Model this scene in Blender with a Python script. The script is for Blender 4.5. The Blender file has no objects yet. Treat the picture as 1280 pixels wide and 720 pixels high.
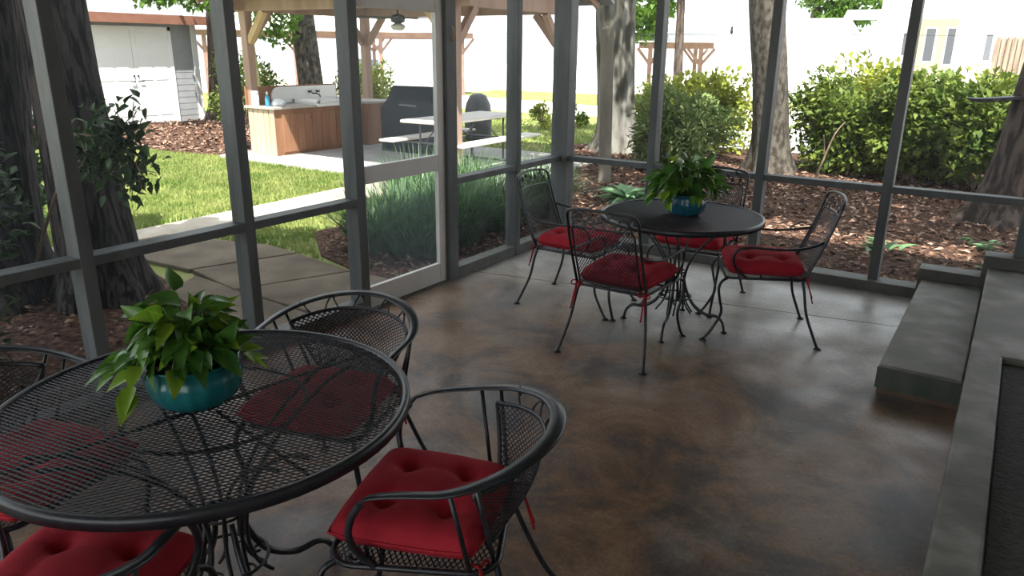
import bpy, math, random
import numpy as np
from mathutils import Vector, Matrix
random.seed(7)
rng = np.random.default_rng(11)
PI = math.pi
S = bpy.context.scene
C = S.collection

# ------------------------------------------------------------------ helpers
def tag(o, label=None, cat=None, group=None, kind=None):
    if label: o['label'] = label
    if cat: o['category'] = cat
    if group: o['group'] = group
    if kind: o['kind'] = kind
    return o

def thing(name, label, cat, loc=(0, 0, 0), rotz=0.0, group=None):
    o = bpy.data.objects.new(name, None)
    o.empty_display_size = 0.1
    C.objects.link(o)
    o.location = loc
    o.rotation_euler = (0, 0, rotz)
    return tag(o, label, cat, group)

class MB:
    """collects geometry for ONE mesh object"""
    def __init__(s):
        s.v = []; s.f = []; s.n = 0; s.sm = []
    def add(s, v, f, smooth=False):
        v = np.asarray(v, float).reshape(-1, 3)
        s.v.append(v)
        n = s.n
        s.f += [tuple(int(i) + n for i in q) for q in f]
        s.sm += [smooth] * len(f)
        s.n += len(v)
        return s
    def addq(s, v, q, smooth=False):
        """numpy quads / tris"""
        v = np.asarray(v, float).reshape(-1, 3)
        s.v.append(v)
        q = (np.asarray(q) + s.n).tolist()
        s.f += [tuple(a) for a in q]
        s.sm += [smooth] * len(q)
        s.n += len(v)
        return s
    def box(s, lo, hi, rot=None, org=None):
        x0, y0, z0 = lo; x1, y1, z1 = hi
        v = np.array([(x0,y0,z0),(x1,y0,z0),(x1,y1,z0),(x0,y1,z0),(x0,y0,z1),(x1,y0,z1),(x1,y1,z1),(x0,y1,z1)], float)
        if rot is not None:
            o = np.array(org if org is not None else (0, 0, 0), float)
            v = (v - o) @ np.array(rot).T + o
        return s.add(v, [(0,3,2,1),(4,5,6,7),(0,1,5,4),(1,2,6,5),(2,3,7,6),(3,0,4,7)])
    def beam(s, a, b, w, h, up=(0, 0, 1)):
        """rectangular bar from a to b"""
        a = np.array(a, float); b = np.array(b, float)
        d = b - a; d /= np.linalg.norm(d)
        u = np.array(up, float)
        sd = np.cross(d, u)
        if np.linalg.norm(sd) < 1e-4: sd = np.cross(d, (1, 0, 0))
        sd /= np.linalg.norm(sd); u = np.cross(sd, d)
        o = []
        for p in (a, b):
            for i, j in ((-1,-1),(1,-1),(1,1),(-1,1)):
                o.append(p + sd*i*w/2 + u*j*h/2)
        return s.add(o, [(3,2,1,0),(4,5,6,7),(0,1,5,4),(1,2,6,5),(2,3,7,6),(3,0,4,7)])
    def sweep(s, pts, prof, up=None, cyclic=False, caps=True, scale=None, smooth=True):
        """sweep a closed 2-D profile (side, up) along a polyline"""
        P = np.asarray(pts, float); n = len(P); prof = np.asarray(prof, float); m = len(prof)
        if cyclic: T = np.roll(P, -1, 0) - np.roll(P, 1, 0)
        else: T = np.gradient(P, axis=0)
        T /= np.linalg.norm(T, axis=1)[:, None] + 1e-12
        V = []
        if up is None:
            r = np.cross(T[0], (0, 0, 1))
            if np.linalg.norm(r) < 1e-3: r = np.cross(T[0], (1, 0, 0))
            r /= np.linalg.norm(r)
        for i in range(n):
            if up is not None:
                uu = np.asarray(up[i] if np.ndim(up) == 2 else up, float)
                r = np.cross(T[i], uu); L = np.linalg.norm(r)
                r = r / L if L > 1e-6 else np.array((1., 0, 0))
            else:
                r = r - T[i] * (r @ T[i]); r /= np.linalg.norm(r) + 1e-12
            u = np.cross(r, T[i])
            k = 1.0 if scale is None else scale[i]
            V.append(P[i] + (prof[:, :1] * r + prof[:, 1:] * u) * k)
        V = np.concatenate(V)
        F = []
        for i in range(n if cyclic else n - 1):
            j = (i + 1) % n
            for a in range(m):
                b = (a + 1) % m
                F.append((i*m+a, i*m+b, j*m+b, j*m+a))
        if caps and not cyclic:
            F.append(tuple(range(m-1, -1, -1))); F.append(tuple((n-1)*m + a for a in range(m)))
        return s.add(V, F, smooth)
    def tube(s, pts, r, seg=7, cyclic=False, smooth_pts=0, scale=None):
        if smooth_pts: pts = spline(pts, smooth_pts, cyclic)
        a = np.linspace(0, 2*PI, seg, endpoint=False)
        if np.ndim(r): 
            scale = np.interp(np.linspace(0, 1, len(pts)), np.linspace(0, 1, len(r)), r); r = 1.0
        return s.sweep(pts, np.stack([np.cos(a), np.sin(a)], 1) * r, cyclic=cyclic, scale=scale)
    def lathe(s, prof, seg=32, c=(0, 0, 0), fold=None, smooth=True):
        a = np.linspace(0, 2*PI, seg, endpoint=False)
        V = []
        for r, z in prof:
            rr = r * (1 + (fold(a) if fold else 0))
            V.append(np.stack([c[0] + rr*np.cos(a), c[1] + rr*np.sin(a), np.full(seg, c[2] + z)], 1))
        F = []
        for i in range(len(prof) - 1):
            for k in range(seg):
                l = (k + 1) % seg
                F.append((i*seg+k, i*seg+l, (i+1)*seg+l, (i+1)*seg+k))
        F.append(tuple(range(seg-1, -1, -1))); F.append(tuple((len(prof)-1)*seg + k for k in range(seg)))
        return s.add(np.concatenate(V), F, smooth)
    def poly(s, pts, z0, z1):
        """vertical prism over a convex/concave ground polygon (ccw)"""
        n = len(pts)
        v = [(x, y, z0) for x, y in pts] + [(x, y, z1) for x, y in pts]
        f = [tuple(range(n-1, -1, -1)), tuple(range(n, 2*n))]
        f += [(i, (i+1) % n, n + (i+1) % n, n + i) for i in range(n)]
        return s.add(v, f)
    def build(s, name, mat, parent=None, bevel=0, mods=None):
        me = bpy.data.meshes.new(name)
        V = np.concatenate(s.v)
        me.from_pydata(V.tolist(), [], s.f)
        me.polygons.foreach_set('use_smooth', s.sm)
        if isinstance(mat, (list, tuple)):
            for m in mat: me.materials.append(m)
        else: me.materials.append(mat)
        me.update()
        o = bpy.data.objects.new(name, me)
        C.objects.link(o)
        if parent is not None: o.parent = parent
        if bevel:
            b = o.modifiers.new('bevel', 'BEVEL'); b.width = bevel; b.segments = 2; b.limit_method = 'ANGLE'
        return o

def spline(pts, n=6, cyclic=False):
    P = np.asarray(pts, float); out = []
    N = len(P)
    rng_ = range(N if cyclic else N - 1)
    for i in rng_:
        if cyclic: p0, p1, p2, p3 = P[i-1], P[i], P[(i+1) % N], P[(i+2) % N]
        else: p0, p1, p2, p3 = P[max(i-1, 0)], P[i], P[i+1], P[min(i+2, N-1)]
        for k in range(n):
            t = k / n
            out.append(.5*((2*p1) + (-p0+p2)*t + (2*p0-5*p1+4*p2-p3)*t*t + (-p0+3*p1-3*p2+p3)*t**3))
    if not cyclic: out.append(P[-1])
    return np.array(out)

def dup(root, loc, rotz, label=None, scale=None):
    r = root.copy(); C.objects.link(r); r.location = loc; r.rotation_euler = (0, 0, rotz)
    if scale: r.scale = scale
    if label: r['label'] = label
    for ch in list(root.children):
        c = ch.copy(); C.objects.link(c); c.parent = r
        for g in ch.children:
            d = g.copy(); C.objects.link(d); d.parent = c
    return r

def structure(name, mb, mat, parent=None, bevel=0):
    o = mb.build(name, mat, parent, bevel)
    if parent is None: o['kind'] = 'structure'
    return o

# ------------------------------------------------------------------ materials
def mat(name, base, rough=.6, metal=0, spec=.5, var=None, span=.18, scale=5, detail=4, stretch=(1, 1, 1), bump=0, bscale=None, coords='Object', trans=0, second=None):
    m = bpy.data.materials.new(name); m.use_nodes = True
    nt = m.node_tree; N = nt.nodes; L = nt.links
    b = N['Principled BSDF']
    b.inputs['Base Color'].default_value = (*base, 1)
    b.inputs['Roughness'].default_value = rough
    b.inputs['Metallic'].default_value = metal
    b.inputs['Specular IOR Level'].default_value = spec
    tc = N.new('ShaderNodeTexCoord'); mp = N.new('ShaderNodeMapping'); mp.inputs['Scale'].default_value = stretch
    L.new(tc.outputs[coords], mp.inputs['Vector'])
    if var is not None:
        n = N.new('ShaderNodeTexNoise'); n.inputs['Scale'].default_value = scale; n.inputs['Detail'].default_value = detail
        L.new(mp.outputs[0], n.inputs['Vector'])
        r = N.new('ShaderNodeValToRGB'); L.new(n.outputs['Fac'], r.inputs[0])
        el = r.color_ramp.elements
        el[0].position = .5 - span; el[0].color = (*base, 1); el[1].position = .5 + span; el[1].color = (*var, 1)
        if second:
            e = el.new(.5); e.color = (*second, 1)
        L.new(r.outputs[0], b.inputs['Base Color'])
    if bump:
        n2 = N.new('ShaderNodeTexNoise'); n2.inputs['Scale'].default_value = bscale or scale * 3; n2.inputs['Detail'].default_value = 5
        L.new(mp.outputs[0], n2.inputs['Vector'])
        bp = N.new('ShaderNodeBump'); bp.inputs['Strength'].default_value = bump; bp.inputs['Distance'].default_value = .02
        L.new(n2.outputs['Fac'], bp.inputs['Height']); L.new(bp.outputs[0], b.inputs['Normal'])
    if trans:
        t = N.new('ShaderNodeBsdfTranslucent')
        src = b.inputs['Base Color'].links
        if src: L.new(src[0].from_socket, t.inputs['Color'])
        else: t.inputs['Color'].default_value = (*base, 1)
        mx = N.new('ShaderNodeMixShader'); mx.inputs[0].default_value = trans
        L.new(b.outputs[0], mx.inputs[1]); L.new(t.outputs[0], mx.inputs[2]); L.new(mx.outputs[0], N['Material Output'].inputs['Surface'])
    return m

def floor_material():
    m = bpy.data.materials.new('stained_concrete'); m.use_nodes = True
    nt = m.node_tree; N = nt.nodes; L = nt.links; b = N['Principled BSDF']
    tc = N.new('ShaderNodeTexCoord')
    def noise(sc, det, w=0.0, rough=.55, dist=0.0, off=(0, 0, 0)):
        mp = N.new('ShaderNodeMapping'); mp.inputs['Location'].default_value = off
        L.new(tc.outputs['Object'], mp.inputs['Vector'])
        n = N.new('ShaderNodeTexNoise'); n.inputs['Scale'].default_value = sc; n.inputs['Detail'].default_value = det
        n.inputs['Roughness'].default_value = rough; n.inputs['Distortion'].default_value = dist
        L.new(mp.outputs[0], n.inputs['Vector']); return n
    def ramp(src, stops):
        r = N.new('ShaderNodeValToRGB'); L.new(src, r.inputs[0]); el = r.color_ramp.elements
        el[0].position, el[0].color = stops[0][0], (*stops[0][1], 1)
        el[1].position, el[1].color = stops[-1][0], (*stops[-1][1], 1)
        for p, c in stops[1:-1]:
            e = el.new(p); e.color = (*c, 1)
        return r
    def mix(f, a, c):
        x = N.new('ShaderNodeMix'); x.data_type = 'RGBA'
        L.new(f, x.inputs[0]); L.new(a, x.inputs[6]); L.new(c, x.inputs[7]); return x.outputs[2]
    n1 = noise(2.0, 9, dist=.5, rough=.68)
    brown = ramp(n1.outputs['Fac'], [(.34, (.050, .046, .049)), (.44, (.125, .082, .063)), (.53, (.245, .138, .080)), (.64, (.34, .225, .15))])
    n2 = noise(1.1, 8, off=(3.1, 1.7, 0), dist=.4, rough=.66)
    grey = ramp(noise(2.3, 6, off=(7, 2, 0)).outputs['Fac'], [(.3, (.10, .10, .098)), (.7, (.23, .215, .20))])
    k = ramp(n2.outputs['Fac'], [(.54, (0, 0, 0)), (.78, (.7, .7, .7))])
    col = mix(k.outputs[0], brown.outputs[0], grey.outputs[0])
    # older grey pour beyond the control joint and along the screens: fades with distance along the slab
    sx = N.new('ShaderNodeSeparateXYZ'); L.new(tc.outputs['Object'], sx.inputs[0])
    ad = N.new('ShaderNodeMath'); ad.operation = 'MULTIPLY_ADD'; L.new(noise(1.4, 4, off=(1, 9, 0)).outputs['Fac'], ad.inputs[0]); ad.inputs[1].default_value = 1.5
    L.new(sx.outputs['Y'], ad.inputs[2])
    far = ramp(N.new('ShaderNodeMapRange').outputs[0], [(0, (0, 0, 0)), (1, (1, 1, 1))])
    mr = [x for x in N if x.bl_idname == 'ShaderNodeMapRange'][0]
    mr.inputs['From Min'].default_value = 4.3; mr.inputs['From Max'].default_value = 5.7
    L.new(ad.outputs[0], mr.inputs['Value'])
    slab = ramp(noise(4, 6, off=(4, 4, 0)).outputs['Fac'], [(.3, (.27, .255, .235)), (.7, (.46, .435, .40))])
    col = mix(far.outputs[0], col, slab.outputs[0])
    # pale worn patches
    w = ramp(noise(1.5, 9, off=(11, 5, 0), rough=.72).outputs['Fac'], [(.54, (0, 0, 0)), (.72, (.65, .65, .65))])
    wc = N.new('ShaderNodeRGB'); wc.outputs[0].default_value = (.34, .315, .29, 1)
    col = mix(w.outputs[0], col, wc.outputs[0])
    # fine speckle
    sp = ramp(noise(60, 3).outputs['Fac'], [(.35, (.78, .78, .78)), (.65, (1.1, 1.1, 1.1))])
    mm = N.new('ShaderNodeMix'); mm.data_type = 'RGBA'; mm.blend_type = 'MULTIPLY'; mm.inputs[0].default_value = 1
    L.new(col, mm.inputs[6]); L.new(sp.outputs[0], mm.inputs[7])
    L.new(mm.outputs[2], b.inputs['Base Color'])
    rr = ramp(noise(2.2, 5, off=(2, 8, 0)).outputs['Fac'], [(.35, (.27, .27, .27)), (.7, (.55, .55, .55))])
    L.new(rr.outputs[0], b.inputs['Roughness'])
    b.inputs['Specular IOR Level'].default_value = .42
    bp = N.new('ShaderNodeBump'); bp.inputs['Strength'].default_value = .02; bp.inputs['Distance'].default_value = .006
    L.new(noise(35, 5).outputs['Fac'], bp.inputs['Height']); L.new(bp.outputs[0], b.inputs['Normal'])
    return m

def screen_material(name, trans, col):
    m = bpy.data.materials.new(name); m.use_nodes = True
    nt = m.node_tree; N = nt.nodes; L = nt.links
    N.remove(N['Principled BSDF'])
    t = N.new('ShaderNodeBsdfTransparent'); d = N.new('ShaderNodeBsdfDiffuse'); d.inputs['Color'].default_value = (*col, 1)
    tl = N.new('ShaderNodeBsdfTranslucent'); tl.inputs['Color'].default_value = (*col, 1)
    a = N.new('ShaderNodeMixShader'); a.inputs[0].default_value = .4; L.new(d.outputs[0], a.inputs[1]); L.new(tl.outputs[0], a.inputs[2])
    x = N.new('ShaderNodeMixShader'); x.inputs[0].default_value = 1 - trans
    L.new(t.outputs[0], x.inputs[1]); L.new(a.outputs[0], x.inputs[2]); L.new(x.outputs[0], N['Material Output'].inputs['Surface'])
    return m

M = dict(
    floor=floor_material(),
    concrete=mat('landing_concrete', (.095, .095, .075), .6, var=(.27, .255, .235), span=.14, scale=4, detail=9, bump=.12, bscale=25, second=(.15, .142, .118)),
    step_face=mat('worn_green_paint', (.05, .066, .054), .7, var=(.10, .11, .088), scale=9, detail=6, stretch=(1, 1, .3), bump=.3, bscale=20),
    stepbase=mat('brown_edge', (.10, .062, .04), .7, var=(.16, .105, .07), scale=12),
    frame=mat('weathered_grey_green_paint', (.064, .073, .072), .55, var=(.120, .132, .132), scale=6, stretch=(1, 1, .25), detail=6, bump=.25, bscale=18),
    sill=mat('weathered_sill_paint', (.085, .088, .078), .6, var=(.13, .13, .115), scale=8, detail=6, bump=.25, bscale=25),
    door=mat('white_door_paint', (.62, .60, .57), .5, var=(.70, .68, .65), scale=4),
    ceil=mat('porch_ceiling', (.30, .29, .27), .8, var=(.36, .35, .33), scale=3),
    house=mat('house_siding', (.30, .29, .27), .8, var=(.35, .34, .31), scale=2),
    screen=screen_material('insect_screen', .86, (.085, .095, .11)),
    doorscreen=screen_material('door_screen', .85, (.20, .235, .27)),
    iron=mat('black_iron', (.015, .018, .025), .33, 0.0, .6, var=(.026, .030, .040), scale=30),
    meshiron=mat('black_mesh', (.027, .031, .043), .38, 0.0, .55),  # bluish grey lift in the base colour stands for reflected sky
    red=mat('red_canvas', (.44, .020, .038), .9, 0, .3, var=(.53, .032, .052), scale=9, bump=.12, bscale=320),
    redtie=mat('red_tie', (.36, .010, .018), .85),
    teal=mat('teal_glaze', (.008, .115, .135), .22, 0, .6, var=(.012, .18, .195), scale=7),
    teal2=mat('blue_glaze', (.010, .085, .15), .22, 0, .6, var=(.02, .14, .22), scale=7),
    soil=mat('soil', (.02, .014, .01), .95),
    pothos=mat('pothos_leaf', (.036, .13, .024), .30, 0, .55, var=(.14, .31, .045), scale=9, detail=2, trans=.22),
    pothosy=mat('pothos_new_leaf', (.20, .38, .03), .35, 0, .5, var=(.30, .46, .05), scale=9, detail=2, trans=.35),
    stem=mat('green_stem', (.08, .16, .04), .6),
    bark=mat('dark_bark', (.011, .009, .0085), .95, 0, .2, var=(.060, .052, .049), span=.06, scale=30, stretch=(1, 1, .15), detail=4, bump=1.0, bscale=26),
    barkgrey=mat('grey_bark', (.040, .034, .027), .95, 0, .2, var=(.11, .10, .082), span=.09, scale=16, stretch=(1, 1, .5), detail=6, bump=.8, bscale=22),
    barkpale=mat('pale_bark', (.06, .056, .042), .95, 0, .2, var=(.22, .215, .195), span=.10, scale=7, stretch=(1, 1, .2), detail=7, bump=.9, bscale=9),
    barkred=mat('red_brown_bark', (.035, .026, .022), .95, 0, .2, var=(.10, .078, .064), span=.09, scale=14, stretch=(1, 1, .25), detail=6, bump=.8, bscale=16),
    barkyellow=mat('yellow_green_bark', (.13, .145, .05), .95, 0, .2, var=(.27, .28, .12), scale=10, stretch=(1, 1, .3), detail=5, bump=.5),  # yellow green bark tone
    leafdark=mat('dark_leaf', (.018, .055, .014), .45, 0, .45, var=(.065, .135, .030), scale=6, trans=.2),
    leafmid=mat('hedge_leaf', (.055, .105, .016), .6, 0, .3, var=(.19, .25, .040), scale=3.5, trans=.3),
    leaflime=mat('lime_leaf', (.20, .25, .030), .6, 0, .3, var=(.36, .39, .060), scale=3.0, trans=.35),
    leafsoft=mat('feathery_leaf', (.11, .17, .055), .6, 0, .3, var=(.23, .30, .095), scale=3.5, trans=.3),
    leaftree=mat('tree_leaf', (.05, .12, .015), .55, 0, .3, var=(.14, .26, .03), scale=1.2, trans=.4),
    liriope=mat('strap_leaf', (.026, .085, .024), .5, 0, .35, var=(.13, .23, .09), scale=9, trans=.2),
    hosta=mat('pale_broad_leaf', (.10, .22, .09), .5, 0, .4, var=(.20, .36, .18), scale=6, trans=.3),
    lawn=mat('lawn_ground', (.13, .16, .045), .95, 0, .1, var=(.30, .29, .14), scale=1.6, detail=7, second=(.20, .24, .07), bump=.5, bscale=60),
    grass=mat('grass_blade', (.15, .23, .05), .7, 0, .2, var=(.36, .40, .14), scale=2.2, trans=.35),
    mulch=mat('mulch_ground', (.030, .018, .013), .98, 0, .1, var=(.16, .092, .062), scale=22, detail=8, second=(.075, .042, .030), bump=1, bscale=45),
    litter=mat('leaf_litter', (.085, .048, .034), .9, 0, .15, var=(.46, .34, .26), scale=14, detail=2, second=(.16, .085, .055)),
    walk=mat('walkway_concrete', (.36, .31, .24), .9, 0, .2, var=(.50, .45, .37), scale=4, detail=7, bump=.3, bscale=50),
    flag=mat('old_paving', (.10, .078, .055), .9, 0, .2, var=(.18, .145, .105), scale=3, detail=7, bump=.4, bscale=40),  # colour darkened to deepen the shade over these slabs
    slab=mat('pavilion_slab', (.36, .35, .34), .85, 0, .2, var=(.46, .45, .44), scale=3, detail=6),
    lot=mat('pale_gravel', (.62, .59, .54), .95, 0, .1, var=(.75, .72, .67), scale=.7, detail=6),
    cedar=mat('cedar_timber', (.22, .105, .058), .75, 0, .25, var=(.33, .175, .10), scale=5, stretch=(1, 1, .15), detail=6, bump=.2, bscale=30),
    post=mat('pinkish_timber', (.33, .22, .17), .8, 0, .2, var=(.44, .31, .245), scale=6, stretch=(1, 1, .12), detail=6),
    brace=mat('sunlit_brace_and_hook', (.48, .34, .17), .75, 0, .25, var=(.58, .43, .24), scale=7),  # sunlight on the front braces put into the colour; also the tan hook
    plank=mat('sunlit_plank', (.46, .34, .235), .8, 0, .2, var=(.60, .47, .345), scale=7, stretch=(1, 1, .1), detail=5),  # pale tone carries the sunlight falling on the cabinet end
    greypost=mat('weathered_post', (.13, .115, .09), .9, 0, .2, var=(.22, .20, .16), scale=9, stretch=(1, 1, .15), detail=5),
    counter=mat('grey_counter', (.34, .31, .28), .6, var=(.46, .43, .39), scale=6),
    sink=mat('white_enamel', (.82, .82, .80), .2, 0, .5),
    chrome=mat('chrome', (.5, .5, .52), .25, 1),
    grill=mat('black_vinyl_cover', (.012, .013, .016), .6, 0, .3, var=(.022, .024, .028), scale=4, bump=.5, bscale=6),
    greycover=mat('grey_fabric_cover', (.13, .13, .145), .8, var=(.19, .19, .21), scale=5),
    plastic=mat('white_resin', (.68, .65, .60), .5, var=(.76, .73, .68), scale=4),
    steel=mat('grey_steel_tube', (.09, .095, .11), .4, .6),
    bluep=mat('blue_plastic', (.05, .30, .55), .35),
    whitep=mat('white_plastic', (.75, .77, .80), .4),
    shedwall=mat('grey_siding', (.26, .275, .29), .75, var=(.31, .325, .34), scale=3),
    sheddoor=mat('white_shed_door', (.76, .77, .80), .5, var=(.82, .83, .85), scale=2),
    roofgrey=mat('grey_shingle', (.21, .22, .25), .85, var=(.30, .31, .34), scale=12, detail=5),
    fascia=mat('red_brown_fascia', (.20, .085, .055), .7, var=(.26, .12, .08), scale=5),
    metalroof=mat('pale_metal_roof', (.74, .75, .76), .5, var=(.82, .82, .82), scale=2),
    carpost=mat('red_brown_post', (.22, .13, .10), .8, var=(.30, .19, .15), scale=4),
    whitewall=mat('white_siding', (.80, .80, .79), .7, var=(.86, .86, .85), scale=2),
    pane=mat('dark_window_pane', (.14, .15, .17), .15, 0, .5),
    tanpanel=mat('tan_boards', (.16, .10, .065), .8, var=(.34, .26, .19), scale=4, stretch=(3, 3, .2)),
    beige=mat('beige_porch_wall', (.60, .52, .34), .8),
    black=mat('black_paint', (.015, .015, .017), .5),
    carbody=mat('dark_blue_car_paint', (.10, .14, .20), .25, .2),
    carred=mat('faded_red_paint', (.46, .20, .20), .35),
    tyre=mat('tyre_rubber', (.02, .02, .02), .8),
    fan=mat('bronze_fan', (.03, .026, .024), .5),
    lampglass=mat('frosted_shade', (.60, .58, .52), .5),
    mat_rubber=mat('dark_rubber_mat', (.035, .037, .032), .9, var=(.06, .062, .054), scale=30, bump=.5, bscale=60),
    joint=mat('joint_dirt', (.035, .032, .028), .95),
    tray=mat('dark_slate', (.03, .032, .04), .5, var=(.06, .062, .07), scale=9),
    feather=mat('dark_feathers', (.02, .02, .022), .7),
    twig=mat('dry_twig', (.24, .17, .11), .9, var=(.32, .24, .17), scale=12),
)

# ------------------------------------------------------------------ camera, world, sun
f_px, tilt, roll, yaw, Hc = 931.6575, .30935, .01003, .58515, 1.65326
c_, s_ = math.cos, math.sin
fw = Vector((-s_(yaw)*c_(tilt), c_(yaw)*c_(tilt), -s_(tilt)))
rt = Vector((c_(yaw), s_(yaw), 0)); up = rt.cross(fw)
r2 = rt*c_(roll) + up*s_(roll); u2 = up*c_(roll) - rt*s_(roll)
cam = bpy.data.cameras.new('camera'); co = bpy.data.objects.new('camera', cam); C.objects.link(co)
cam.sensor_width = 36; cam.lens = f_px / 1280 * 36; cam.clip_end = 400; cam.clip_start = .03
mw = Matrix(((r2.x, u2.x, -fw.x, 0), (r2.y, u2.y, -fw.y, 0), (r2.z, u2.z, -fw.z, Hc), (0, 0, 0, 1)))
co.matrix_world = mw
S.camera = co

w = bpy.data.worlds.new('world'); S.world = w; w.use_nodes = True
bg = w.node_tree.nodes['Background']
bg.inputs['Color'].default_value = (.89, .945, 1.0, 1); bg.inputs['Strength'].default_value = 1.25
sl = bpy.data.lights.new('sun', 'SUN'); sl.energy = 7.5; sl.angle = .012; sl.color = (1, .95, .86)
so = bpy.data.objects.new('sun', sl); C.objects.link(so)
sd = Vector((.50, -.62, 1.42))
so.rotation_euler = sd.to_track_quat('Z', 'Y').to_euler(); so.location = (6, -8, 20)
S.view_settings.view_transform = 'Standard'; S.view_settings.look = 'None'
S.view_settings.exposure = 1.25; S.view_settings.gamma = 1; S.view_settings.use_curve_mapping = False
S.cycles.max_bounces = 8; S.cycles.transparent_max_bounces = 24; S.cycles.use_denoising = True
S.cycles.sample_clamp_indirect = 6; S.cycles.caustics_reflective = False; S.cycles.caustics_refractive = False

# ------------------------------------------------------------------ the porch (setting)
XL, YB, ZC = -3.3235, 5.8193, 2.52        # left screen wall, back screen wall, ceiling
Y0 = -4.2
G = -.10                                   # ground level outside
JY = lambda x: 5.20 + .25*(x + .43)        # control joint, a little skewed like the photo

mb = MB()
mb.poly([(XL-.07, Y0), (1.75, Y0), (1.75, 4.95+.30*1.75), (XL-.07, 4.95+.30*(XL-.07)+.55)], -.25, 0)
fl = structure('floor', mb, M['floor'])
mb = MB()
g = .010
mb.poly([(XL-.07, 4.95+.30*(XL-.07)+.55+g), (1.75, 4.95+.30*1.75+g), (1.75, YB+.06), (XL-.07, YB+.06)], -.25, 0)
structure('floor.001', mb, M['floor'])
mb = MB(); mb.box((XL-.06, Y0, -.24), (1.74, YB+.05, -.004)); structure('floor.002', mb, M['joint'])

# raised landing with a recess, and one step in the corner
mb = MB()
mb.poly([(0, Y0), (.135, Y0), (.135, 3.98), (1.75, 3.98), (1.75, YB-.06), (0, YB-.06)], 0, .30)
structure('landing', mb, M['concrete'], bevel=.012)
mb = MB(); mb.box((.135, Y0, 0), (1.75, 3.98, .262)); structure('landing.001', mb, M['concrete'])
mb = MB(); mb.box((.140, 1.0, .262), (.95, 3.975, .272)); t = mb.build('doormat', M['mat_rubber'], bevel=.004)
tag(t, 'dark ribbed mat lying in the recess beside the raised concrete ledge', 'mat')
mb = MB(); mb.box((-.372, 3.93, .03), (-.002, YB-.06, .155)); st = structure('step', mb, M['concrete'], bevel=.010)
mb = MB(); mb.box((-.376, 3.925, .032), (-.002, 3.932, .143)); structure('step_riser', mb, M['step_face'], st)
mb = MB(); mb.box((-.366, 3.936, 0), (-.002, YB-.06, .031)); structure('step_footing', mb, M['stepbase'], st)

# left screen wall
PW, PD = .062, .110
wl = thing('wall_left', None, None); wl['kind'] = 'structure'
left_posts = [-3.2, -2.4, -1.6, -.80, .0, .78, 1.61, 2.475, 3.31, 4.235, 5.10]
for y in left_posts:
    mb = MB(); wd = .075 if y == 3.31 else PW
    if y == 4.235:
        mb.box((XL-PD, y-.055, 0), (XL, y+.055, ZC))
    else: mb.box((XL-PD, y-wd/2, 0), (XL, y+wd/2, ZC))
    mb.build('post', M['frame'], wl, bevel=.004)
zr, rh = .7364, .045
for a, b in zip([Y0] + left_posts, left_posts + [YB]):
    if a == 3.31: continue
    mb = MB(); mb.box((XL-PD+.005, a+.03, zr-rh/2), (XL-.004, b-.03, zr+rh/2)); mb.build('rail', M['frame'], wl, bevel=.003)
    mb = MB(); mb.box((XL-PD, a+.03, 0), (XL-.004, b-.03, .085)); mb.build('sill', M['sill'], wl, bevel=.004)
mb = MB(); mb.box((XL-PD, Y0, 2.36), (XL+.01, YB+PD, ZC+.02)); mb.build('header_beam', M['frame'], wl, bevel=.004)

# back screen wall
wb = thing('wall_back', None, None); wb['kind'] = 'structure'
mb = MB(); mb.box((XL-PD, YB-.03, 0), (XL+.05, YB+PD, ZC)); mb.build('corner_post', M['frame'], wb, bevel=.005)
back_posts = [-2.49, -1.585, -.69, .16, 1.0]
for x in back_posts:
    mb = MB(); mb.box((x-.033, YB, .0 if x < 0 else .30), (x+.033, YB+PD, ZC)); mb.build('post', M['frame'], wb, bevel=.004)
for a, b in zip([XL+.02] + back_posts, back_posts + [1.75]):
    mb = MB(); mb.box((a+.03, YB+.004, zr-rh/2), (b-.03, YB+PD-.005, zr+rh/2)); mb.build('rail', M['frame'], wb, bevel=.003)
for a, b, z0, z1 in ((XL+.05, -.40, 0, .075), (-.40, -.03, .0, .225), (-.03, 1.75, 0, .375)):
    mb = MB(); mb.box((a, YB-.06, z0), (b, YB+PD, z1)); mb.build('sill', M['sill'], wb, bevel=.005)
mb = MB(); mb.box((XL-PD, YB-.01, 2.36), (1.75, YB+PD, ZC+.02)); mb.build('header_beam', M['frame'], wb, bevel=.004)

# screens, one panel per bay
n = 1
for a, b in zip([Y0] + left_posts, left_posts + [YB]):
    if a == 3.31: continue
    for z0, z1 in ((.085, zr-rh/2), (zr+rh/2, 2.36)):
        mb = MB(); mb.box((XL-.060, a+.03, z0), (XL-.058, b-.03, z1)); structure('window_%d' % n, mb, M['screen']); n += 1
for a, b in zip([XL+.02] + back_posts, back_posts + [1.75]):
    zb = .075 if b < -.5 else (.075 if a < -.5 else .375)
    for z0, z1 in ((zb, zr-rh/2), (zr+rh/2, 2.36)):
        mb = MB(); mb.box((a+.03, YB+.058, z0), (b-.03, YB+.060, z1)); structure('window_%d' % n, mb, M['screen']); n += 1

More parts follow.
